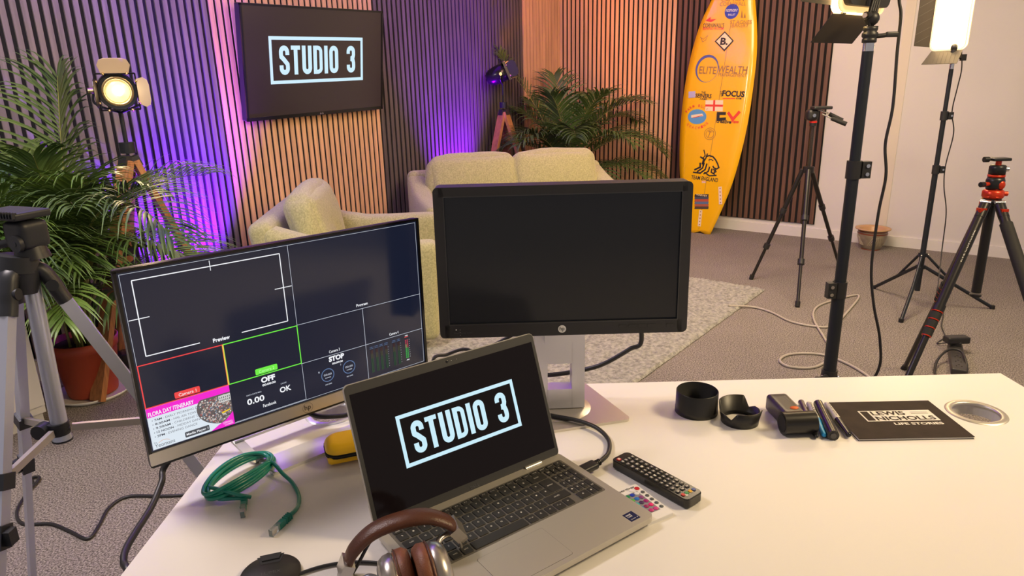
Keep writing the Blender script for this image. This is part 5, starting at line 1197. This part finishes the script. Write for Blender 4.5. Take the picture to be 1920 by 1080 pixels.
# ---------------- television remote --------------------------------------
def remote():
    a = T(1160, 870); b_ = T(1303, 949); d = (b_-a); L = d.length; d.normalize(); root = thing('remote_control', 'long black television remote control lying right of the laptop', 'remote control', (a+b_)*.5, math.atan2(d.y, d.x))
    BKG = mat('remote_gloss', (.012, .012, .012), .22); BT = mat('remote_button', (.05, .048, .045), .5); LG = mat('remote_legend', (.75, .72, .64), .5)
    W = .043; g = mk(BKG); n0 = len(g.v); g.prism(rrect(L, W-.003, .008), .0035, .0185, cham=.0015); g.prism(rrect(L-.012, W-.014, .006), .0, .0036); g.build('body', root)
    rnd = random.Random(8); z = .0186
    def btn(x, y, w_, h_, col=None, t=None, name='button'):
        m_ = BT if col is None else mat('remote_'+col[0], col[1], .45); g = mk(m_); g.prism(rrect(w_, h_, min(w_, h_)*.3, x, y, 3), z-.0004, z+.0014, cham=.0003)
        if t: g.mat(LG); g.text(t, x, y, min(w_*.62, h_*.8), h_*.55, basis((0, 0, 0), (0, 1, 0), (-1, 0, 0)) if False else None, z+.00155, .02, rot=0)
        g.build(name, root)
    x0 = -L/2
    btn(x0+.011, -.0115, .0072, .0072, ('red', (.60, .04, .02)), '1'); 
    for r_ in range(12):
        x = x0+.021+r_*.0108
        ys = (-.0125, -.0042, .0042, .0125) if r_ in (0, 4, 9) else ((-.0115, 0, .0115) if r_ not in (5, 6, 7, 8) else (-.013, -.0045, .0045, .013))
        for y in ys:
            btn(x, y, .0072, .0062 if len(ys) == 4 else .0078, None, rnd.choice(['1', '2', '3', '4', '5', '6', '7', '8', '9', '0', '+', 'OK', '^', '>', '<', 'v']))
    for k, cc in enumerate((('red2', (.62, .06, .04)), ('green', (.04, .30, .10)), ('amber', (.75, .42, .02)), ('blue', (.10, .14, .35)))): btn(x0+.151+.0005*k, -.0125+k*.0083, .0066, .0056, cc)
    g = mk(LG); X = basis((L/2-.012, 0, 0), (0, 1, 0), (-1, 0, 0)); g.text('LG', .003, 0, .009, .0052, X, z+.0002, .02); g.flat(circ(.0034, -.008, 0, 16), z+.0002, X); g.build('maker_badge', root)
remote()

# ---------------- small white colour remote under the laptop --------------
def colour_remote():
    a = T(1196, 916); b_ = T(1263, 967); d = (b_-a); d.z = 0; d.normalize(); s_ = Vector((d.y, -d.x, 0)); W, L = .053, .094
    c = b_-d*(L/2)+s_*(W/2); root = thing('remote_control', 'thin white remote with coloured buttons sticking out under the laptop', 'remote control', (c.x, c.y, TB), math.atan2(d.y, d.x))
    g = mk(mat('white_remote', (.80, .78, .76), .4)); g.prism(rrect(L, W, .002), .0, .0060, cham=.0006); g.build('body', root)
    z = .0062; g = mk(mat('remote_grey_panel', (.25, .24, .27), .5)); g.flat([(-.028, -.023), (.030, -.023), (.030, .0145), (-.028, .0145)], z); g.build('grey_panel', root)
    cols = [(.55, .02, .03), (.01, .22, .08), (.01, .05, .45), (.75, .75, .75), (.5, .12, .02), (.08, .42, .06), (.02, .16, .55), (.25, .06, .22), (.6, .25, .02), (.01, .45, .50), (.06, .03, .10), (.35, .01, .16), (.6, .5, .05), (.01, .25, .50), (.30, .02, .12), (.75, .02, .18), (.5, .5, .05), (.01, .12, .28), (.5, .03, .2), (.6, .05, .25)]
    for i in range(5):
        for j in range(4):
            g = mk(mat('cb_%d' % (i*4+j), cols[(i*4+j) % len(cols)], .4)); g.lathe([(.0042, 0), (.0042, .0009), (.0036, .0012), (0, .0013)], 14, Matrix.Translation((-.0225+i*.0118, -.0185+j*.0093, z))); g.build('button', root)
    for i in range(5):
        g = mk(mat('grey_button', (.09, .10, .10), .35)); g.lathe([(.0034, 0), (.0034, .0009), (.0028, .0012), (0, .0012)], 14, Matrix.Translation((-.021+i*.0115, .0205, z))); g.build('button', root)
    g = mk(mat('energizer_ink', (.02, .02, .02), .5)); X = basis((0, 0, 0), (0, 1, 0), (-1, 0, 0)); g.text('Energizer', 0, .040, .038, .0075, X, z, .02); g.build('lettering', root)
    g = mk(mat('white_remote', (0, 0, 0))); g.flat(circ(.0045, -.034, .008, 16), z+.0004); g.build('button', root)
    g = mk(mat('cb_0', (0, 0, 0))); g.flat(circ(.0045, -.034, .019, 16), z+.0004); g.build('button', root)
colour_remote()

# ---------------- lens hoods ---------------------------------------------
HOOD = mat('hood_plastic', (.016, .015, .014), .40, bump=.03, bscale=900); HIN = mat('hood_flock', (.010, .010, .010), .8)
def hoods():
    c = T(1316, 752); c = T(1316, 789)+Vector((0, .0425, 0)); root = thing('lens_hood', 'plain cylindrical black lens hood, leftmost item at the desk back', 'lens hood', c); R = .0425
    g = mk(HOOD); g.lathe([(R-.003, 0), (R+.0005, 0), (R+.0005, .010), (R, .011), (R-.0005, .046), (R-.0020, .0475)], 56); g.build('barrel', root)
    g = mk(HIN); g.lathe([(R-.0020, .0475), (R-.0030, .046), (R-.004, .012), (R-.010, .010), (R-.010, .006), (R-.006, .001), (R-.003, 0)], 56); g.build('inner_wall', root)
    c = T(1400, 809)+Vector((0, .0425, 0)); root = thing('lens_hood', 'petal-shaped black lens hood beside the plain cylindrical one', 'lens hood', c, math.radians(27)); n = 96; g = mk(HOOD); vs = []; R0, R1 = .036, .0425
    def top(a):
        def tz(c0, half, edge): return max(0., min(1., (half+edge-abs((a-c0+PI) % (2*PI)-PI))/edge))
        r_ = math.radians
        return .017+max(.021*tz(r_(80), r_(44), r_(16)), .016*tz(r_(260), r_(44), r_(16)), .006*tz(r_(350), r_(10), r_(18)), .006*tz(r_(170), r_(10), r_(18)))
    for i in range(n):
        a = 2*PI*i/n; t = top(a); k = t/.038
        for r, z in ((R0-.003, 0), (R0, 0), (R0+.0005, .008), (R0+(R1-R0)*k, t), (R0+(R1-R0)*k-.0018, t), (R0-.0025, .010), (R0-.006, .008), (R0-.006, .005)): vs.append((r*math.cos(a), r*math.sin(a), z))
    fs = [(i*8+k, ((i+1) % n)*8+k, ((i+1) % n)*8+(k+1) % 8, i*8+(k+1) % 8) for i in range(n) for k in range(8)]
    g.add(vs, fs, None, True); g.build('petal_ring', root)
    g = mk(HIN); 
    for k in range(3):
        r = R0-.006; g.lathe([(r, .003+.0025*k), (r-.0012, .0035+.0025*k), (r, .004+.0025*k)], 48)
    g.build('mount_thread', root)
hoods()

# ---------------- dark handheld gadget -----------------------------------
def gadget():
    a = T(1455, 770); b_ = T(1494, 812); d = (b_-a); d.z = 0; L = d.length; d.normalize(); root = thing('handheld_gadget', 'dark handheld gadget with an orange button beside the marker pens', 'gadget', (a.x, a.y, TB), math.atan2(d.y, d.x))
    GD = mat('gadget_shell', (.032, .028, .032), .32)
    g = mk(GD); g.rbox((L*.42, 0, .019), (L*1.0, .044, .036), .008, n=4); g.build('body', root)
    g = mk(mat('gadget_head', (.022, .021, .020), .28, .3)); g.cyl((L*1.0, -.031, .0225), (L*1.0, .031, .0225), .0215, n=36); g.mat(HIN); g.cyl((L*1.0, -.0312, .0225), (L*1.0, -.0316, .0225), .017, n=24); g.cyl((L*1.0, .0312, .0225), (L*1.0, .0316, .0225), .017, n=24); g.build('cylinder_head', root)
    g = mk(mat('orange_button', (.80, .16, .02), .4)); g.lathe([(.0072, 0), (.0068, .0015), (0, .002)], 20, Matrix.Translation((L*.66, .006, .0368)) @ Matrix.Diagonal((.75, 1.2, 1, 1))); g.build('power_button', root)
    g = mk(mat('gadget_mark', (.16, .15, .15), .4)); 
    for k in range(6): g.box((.010+.004*k, .010, .0371), (.0026, .0035, .0004))
    g.build('faint_marking', root)
gadget()

# ---------------- pens ---------------------------------------------------
def pen(label, a, b_, r, segs, cat='marker pen'):
    a = T(*a, TB+r); b_ = T(*b_, TB+r); d = (b_-a).normalized(); L = (b_-a).length; root = thing('marker_pen', label, cat, (a.x, a.y, TB), group=None)
    for nm, t0, t1, r0, r1, m_, txt in segs:
        g = mk(m_); p, q = a+d*(L*t0), a+d*(L*t1); g.cyl(p, q, r*r0, r*r1, 20)
        if txt: 
            g.mat(txt[1]); s_ = Vector((0, 0, 1)).cross(d); X = basis(p.lerp(q, .5)+Vector((0, 0, r*max(r0, r1)+.0002)), d, s_); g.text(txt[0], 0, 0, (q-p).length*.8, r*.75, X, 0, .0)
        if nm == 'cap': g.mat(m_); g.sphere(q if t1 >= .99 else p, r*(r1 if t1 >= .99 else r0)*.995, 14)
        g.build(nm, root, True)
PW = mat('pen_white', (.70, .68, .64), .4); INK = mat('pen_ink', (.03, .03, .03), .5); PB_ = mat('pen_black', (.015, .015, .016), .22); PC = mat('pen_blue', (.01, .28, .62), .3); PP = mat('pen_plum', (.055, .03, .06), .3)
pen('plum and white marker pen beside the dark handheld gadget', (1502, 754), (1531, 818), .0062, (('barrel', 0, .42, 1, 1, PP, None), ('sleeve', .42, .62, 1.02, 1.02, PW, None), ('barrel_end', .62, .94, .98, .9, PP, None), ('cap', .94, 1, .9, .6, PB_, None)))
pen('white marker pen with a bright blue cap', (1517, 757), (1545, 815), .0068, (('barrel', 0, .56, .85, 1, PW, ('SHARPIE', INK)), ('cap', .56, 1.0, 1.05, .7, PC, None)))
pen('thick glossy black marker pen with round flat end', (1534, 757), (1563, 818), .0098, (('barrel', 0, .62, .95, 1, PB_, None), ('cap_ring', .62, .985, 1.05, 1.08, PB_, None), ('end_plug', .985, 1.0, .6, .55, GREY, None)))
pen('white and black marker pen touching the booklet', (1550, 758), (1591, 815), .0066, (('barrel', 0, .54, .85, 1, PW, ('Sharpie', INK)), ('cap', .54, 1.0, 1.08, .75, PB_, None)))

# ---------------- booklet ------------------------------------------------
def booklet():
    q = [T(1602, 824, TB+.004), T(1822, 820, TB+.004), T(1746, 752, TB+.004), T(1553, 755, TB+.004)]; x = (q[1]-q[0]).normalized(); c = (q[0]+q[1]+q[2]+q[3])/4; W = ((q[1]-q[0]).length+(q[2]-q[3]).length)/2; y = Vector((-x.y, x.x, 0)); H = ((q[3]-q[0]).dot(y)+(q[2]-q[1]).dot(y))/2
    root = thing('booklet', 'dark landscape booklet with bold white title beside the pens', 'booklet', (c.x, c.y, TB), math.atan2(x.y, x.x))
    g = mk(mat('page_edges', (.62, .60, .58), .7)); g.box((0, 0, .0024), (W-.002, H-.002, .0038)); g.build('pages', root)
    g = mk(mat('booklet_cover', (.024, .015, .013), .6, spec=.2, var=.25, vscale=30)); g.box((0, 0, .0048), (W, H, .0008)); g.box((0, 0, .0004), (W, H, .0006)); cv = g.build('cover', root)
    z = .00535; CW = mat('title_white', (.80, .78, .72), .5); CI = mat('booklet_cover', (0, 0, 0))
    g = mk(CW); bx, by, bw, bh = .012, .012, .142, .044; g.flat([(bx-bw/2, by-bh/2), (bx+bw/2, by-bh/2), (bx+bw/2, by+bh/2), (bx-bw/2, by+bh/2)], z)
    g.mat(CI); g.flat([(bx-bw/2+.003, by-bh/2+.003), (bx-bw/2+.018, by-bh/2+.003), (bx-bw/2+.018, by+bh/2-.003), (bx-bw/2+.003, by+bh/2-.003)], z+.0002)
    g.text('LEWIS', bx-bw/2+.022, by+.0105, .066, .0165, None, z+.0002, .03, 'l'); g.text('NICHOLLS', bx-bw/2+.022, by-.0105, .115, .0165, None, z+.0002, .03, 'l')
    stroke(g, [(bx+.029, by+.013), (bx+.063, by+.013)], .0010, None, z+.0002); stroke(g, [(bx+.029, by+.008), (bx+.063, by+.008)], .0016, None, z+.0002)
    g.mat(CW); g.text('LIFE STORIES', bx+.022, by-bh/2-.011, .094, .0095, None, z, .03); g.build('title_print', cv)
booklet()

# ================= cables ================================================
def cable(label, pts, r, m_=None, cat='cable', nm='power_cable', plugs=()):
    g = mk(m_ or BLK); root = g.tube(pts, r, 8, k=8)
    if not plugs: solo(g, nm, label, cat); return
    a = Vector(pts[0]); rt = thing(nm, label, cat, a); g.build('cord', rt, True)
    for f in plugs: f(rt)
up_ = Vector((0, 0, 1))
# laptop video lead looping on the desk
def hplug(rt):
    q0, q1 = T(1116, 870, .752), T(1085, 885, .752); d = (q1-q0).normalized(); g = mk(BLK)
    for i in range(4): g.cyl(q0-d*(.010-.0035*i), q0-d*(.0085-.0035*i), .0062, n=12)
    g.rbox((0, 0, 0), (.040, .021, .0115), .0045, basis(q0+d*.018, d, Vector((0, 0, 1)).cross(d)), n=3); g.build('plug', rt, True)
cable('thick black lead looping from behind the laptop into its right side', [T(1010, 775, .751), T(1045, 781, .751), T(1085, 789, .751), T(1120, 803, .749), T(1141, 825, .745), T(1141, 848, .746), T(1128, 863, .749), T(1115, 870, .752)], .0042, nm='video_cable', plugs=(hplug,))
# lead hanging from the black monitor across the column
cable('black lead hanging from the black monitor across its silver stand', [Vector((.250, 1.335, .985)), PY(1203, 636, 1.335), PY(1180, 655, 1.335), PY(1130, 683, 1.33), PY(1085, 695, 1.34), PY(1030, 703, 1.345), Vector((.02, 1.37, .79)), Vector((-.06, 1.36, .7455)), Vector((-.16, 1.33, .7455))], .0050, nm='monitor_cable')
cable('black lead arching behind the laptop lid between the monitors', [Vector((.02, 1.345, .90)), PY(905, 656, 1.37), PY(868, 655, 1.38), PY(838, 665, 1.37), PY(812, 676, 1.34), Vector((-.155, 1.30, .77)), Vector((-.20, 1.30, .746))], .0038, nm='monitor_cable')
# lead behind the silver monitor over the grommet
cable('black lead passing over the cable hole under the silver monitor', [PY(566, 752, 1.245), PY(577, 772, 1.235), PY(600, 781, 1.23), PY(640, 780, 1.24), PY(668, 776, 1.25), Vector((-.24, 1.27, .7455)), Vector((-.14, 1.29, .7455))], .0048, nm='monitor_cable')
def wall_lead():
    # lead dropping past the desk's left edge to the floor
    P = [Vector((-.52, 1.165, .86)), PY(318, 862, 1.135), PY(303, 905, 1.10), PY(284, 950, 1.05), PY(256, 995, .98), PY(236, 1030, .93), PY(232, 1055, .90), PY(240, 1085, .87), Vector((-.60, .82, .60)), Vector((-.64, .85, .30)), Vector((-.68, .9, .012)), Vector((-.62, .70, .012))]
    cable('thick black lead drooping from the silver monitor over the desk left edge', P, .0058, nm='monitor_cable')
wall_lead()
cable('thin black lead snaking on the carpet left of the desk', [F(75, 898)+up_*.006, F(66, 910)+up_*.006, F(60, 900)+up_*.008, F(75, 902)+up_*.012, F(46, 935)+up_*.006, F(32, 965)+up_*.006, F(45, 985)+up_*.006, F(95, 985)+up_*.006, F(130, 998)+up_*.006, F(165, 1013)+up_*.006, F(185, 990)+up_*.006, F(205, 955)+up_*.006, F(240, 934)+up_*.006, F(300, 933)+up_*.006, F(345, 931)+up_*.006, F(420, 925)+up_*.006], .0055, nm='floor_cable')
GC_ = mat('grey_cable', (.42, .38, .33), .5)
cable('pale grey cable looping over the carpet and the rug corner', [F(1366, 580)+up_*.024, F(1410, 578)+up_*.009, F(1445, 587)+up_*.007, F(1480, 604)+up_*.007, F(1520, 613)+up_*.007, F(1560, 613)+up_*.007, F(1590, 585)+up_*.007, F(1610, 556)+up_*.007, F(1570, 563)+up_*.007, F(1532, 577)+up_*.007, F(1525, 600)+up_*.009, F(1545, 635)+up_*.007, F(1560, 665)+up_*.007, F(1530, 690)+up_*.007, F(1480, 690)+up_*.007, F(1462, 677)+up_*.007, F(1485, 666)+up_*.007, F(1540, 667)+up_*.007, F(1590, 685)+up_*.007, F(1632, 712)+up_*.007, F(1650, 740)+up_*.007], .0065, GC_, nm='network_cable')
# lead of the near LED panel, hanging to the floor
NP = (1.30, 2.42)
cable('black power lead hanging from the near LED panel to the floor', [VZ(1686, -60, NP), VZ(1686, 0, NP), VZ(1689, 30, NP), VZ(1682, 100, NP), VZ(1674, 200, NP), VZ(1660, 270, NP), VZ(1661, 330, NP), VZ(1647, 400, NP), VZ(1634, 500, NP), VZ(1638, 570, NP), VZ(1650, 640, NP), VZ(1644, 700, NP), Vector((1.30, 2.42, .12)), Vector((1.36, 2.50, .008)), Vector((1.6, 2.7, .008))], .0052, nm='hanging_cable')
FP = (2.60, 4.02)
cable('thin black lead hanging beside the far light stand into the adapter', [VZ(1803, 96, FP), VZ(1803, 130, FP), VZ(1795, 165, FP), VZ(1785, 210, FP), VZ(1788, 250, FP), VZ(1773, 310, FP), VZ(1770, 350, FP), VZ(1774, 400, FP), VZ(1766, 470, FP), Vector((2.53, 3.86, .10)), F(1757, 545)+up_*.02, F(1768, 585)+up_*.005, F(1765, 612)+up_*.005, F(1771, 632)+up_*.005, F(1757, 645)+up_*.005, F(1776, 649)+up_*.02], .0032, nm='hanging_cable')
# ---------------- extension block ----------------------------------------
def ext():
    a, b_ = F(1797, 706), F(1789, 655); d = (b_-a); L = d.length; d.normalize(); root = thing('extension_block', 'black power extension block on the carpet with an adapter plugged in', 'power strip', a.lerp(b_, .5), math.atan2(d.y, d.x))
    g = mk(mat('extension_black', (.035, .033, .032), .4)); g.rbox((0, 0, .019), (L, .066, .036), .008, n=3); g.build('body', root)
    for i in range(3):
        g = mk(FELT); x = -L/2+.05+i*.062
        for dx, dy, w_, h_ in ((.012, 0, .004, .009), (-.008, .011, .009, .004), (-.008, -.011, .009, .004)): g.box((x+dx, dy, .0372), (w_, h_, .001))
        g.build('socket', root)
    g = mk(BLK); g.rbox((0, 0, 0), (.05, .05, .03), .008, Matrix.Translation((L/2-.030, 0, .046)), n=3); g.rbox((0, 0, 0), (.115, .055, .036), .008, Matrix.Translation((L/2-.030, .0, .066)) @ Matrix.Rotation(-math.atan2(d.y, d.x)+.02, 4, 'Z'), n=3)
    ad = g.build('plug_adapter', root)
    return root
ext()
cable('short black lead curled over the extension block', [F(1760, 713)+up_*.008, F(1752, 700)+up_*.008, F(1757, 684)+up_*.03, F(1775, 675)+up_*.055, F(1797, 677)+up_*.055, F(1808, 690)+up_*.04, F(1812, 703)+up_*.008, F(1803, 716)+up_*.008], .0060, nm='floor_cable')
# low bar and uplight on the floor by the left wall
def uplight(label, loc, rz=0., on=True):
    root = thing('uplight', label, 'floor light', loc, rz)
    g = mk(BLK); g.lathe([(0, .0), (.05, .0), (.055, .01), (.055, .075), (.045, .08)], 24); g.build('housing', root)
    g = mk(mat('violet_lens', (.2, .05, .5), .2, emit=(.35, .05, 1.), estr=6) if on else mat('dark_lens', (.02, .02, .03), .2)); g.lathe([(.045, .079), (0, .082)], 24); g.build('lens', root)
uplight('small black uplight on the floor against the left wall', F(238, 688)+Vector((.0, .02, 0)), 0, False)
uplight('small black uplight on the floor behind the armchair', (-1.755, 3.868, 0))
uplight('small black uplight on the floor behind the sofa', (-.33, 5.885, 0))
def bar_():
    a, b_ = F(178, 700), F(222, 684); g = mk(SKIRT); g.bar(a+up_*.02, b_+(b_-a)*.35+up_*.02, .03, .04); solo(g, 'cable_trunking', 'white strip of cable trunking on the carpet behind the palm pot', 'trunking')
bar_()
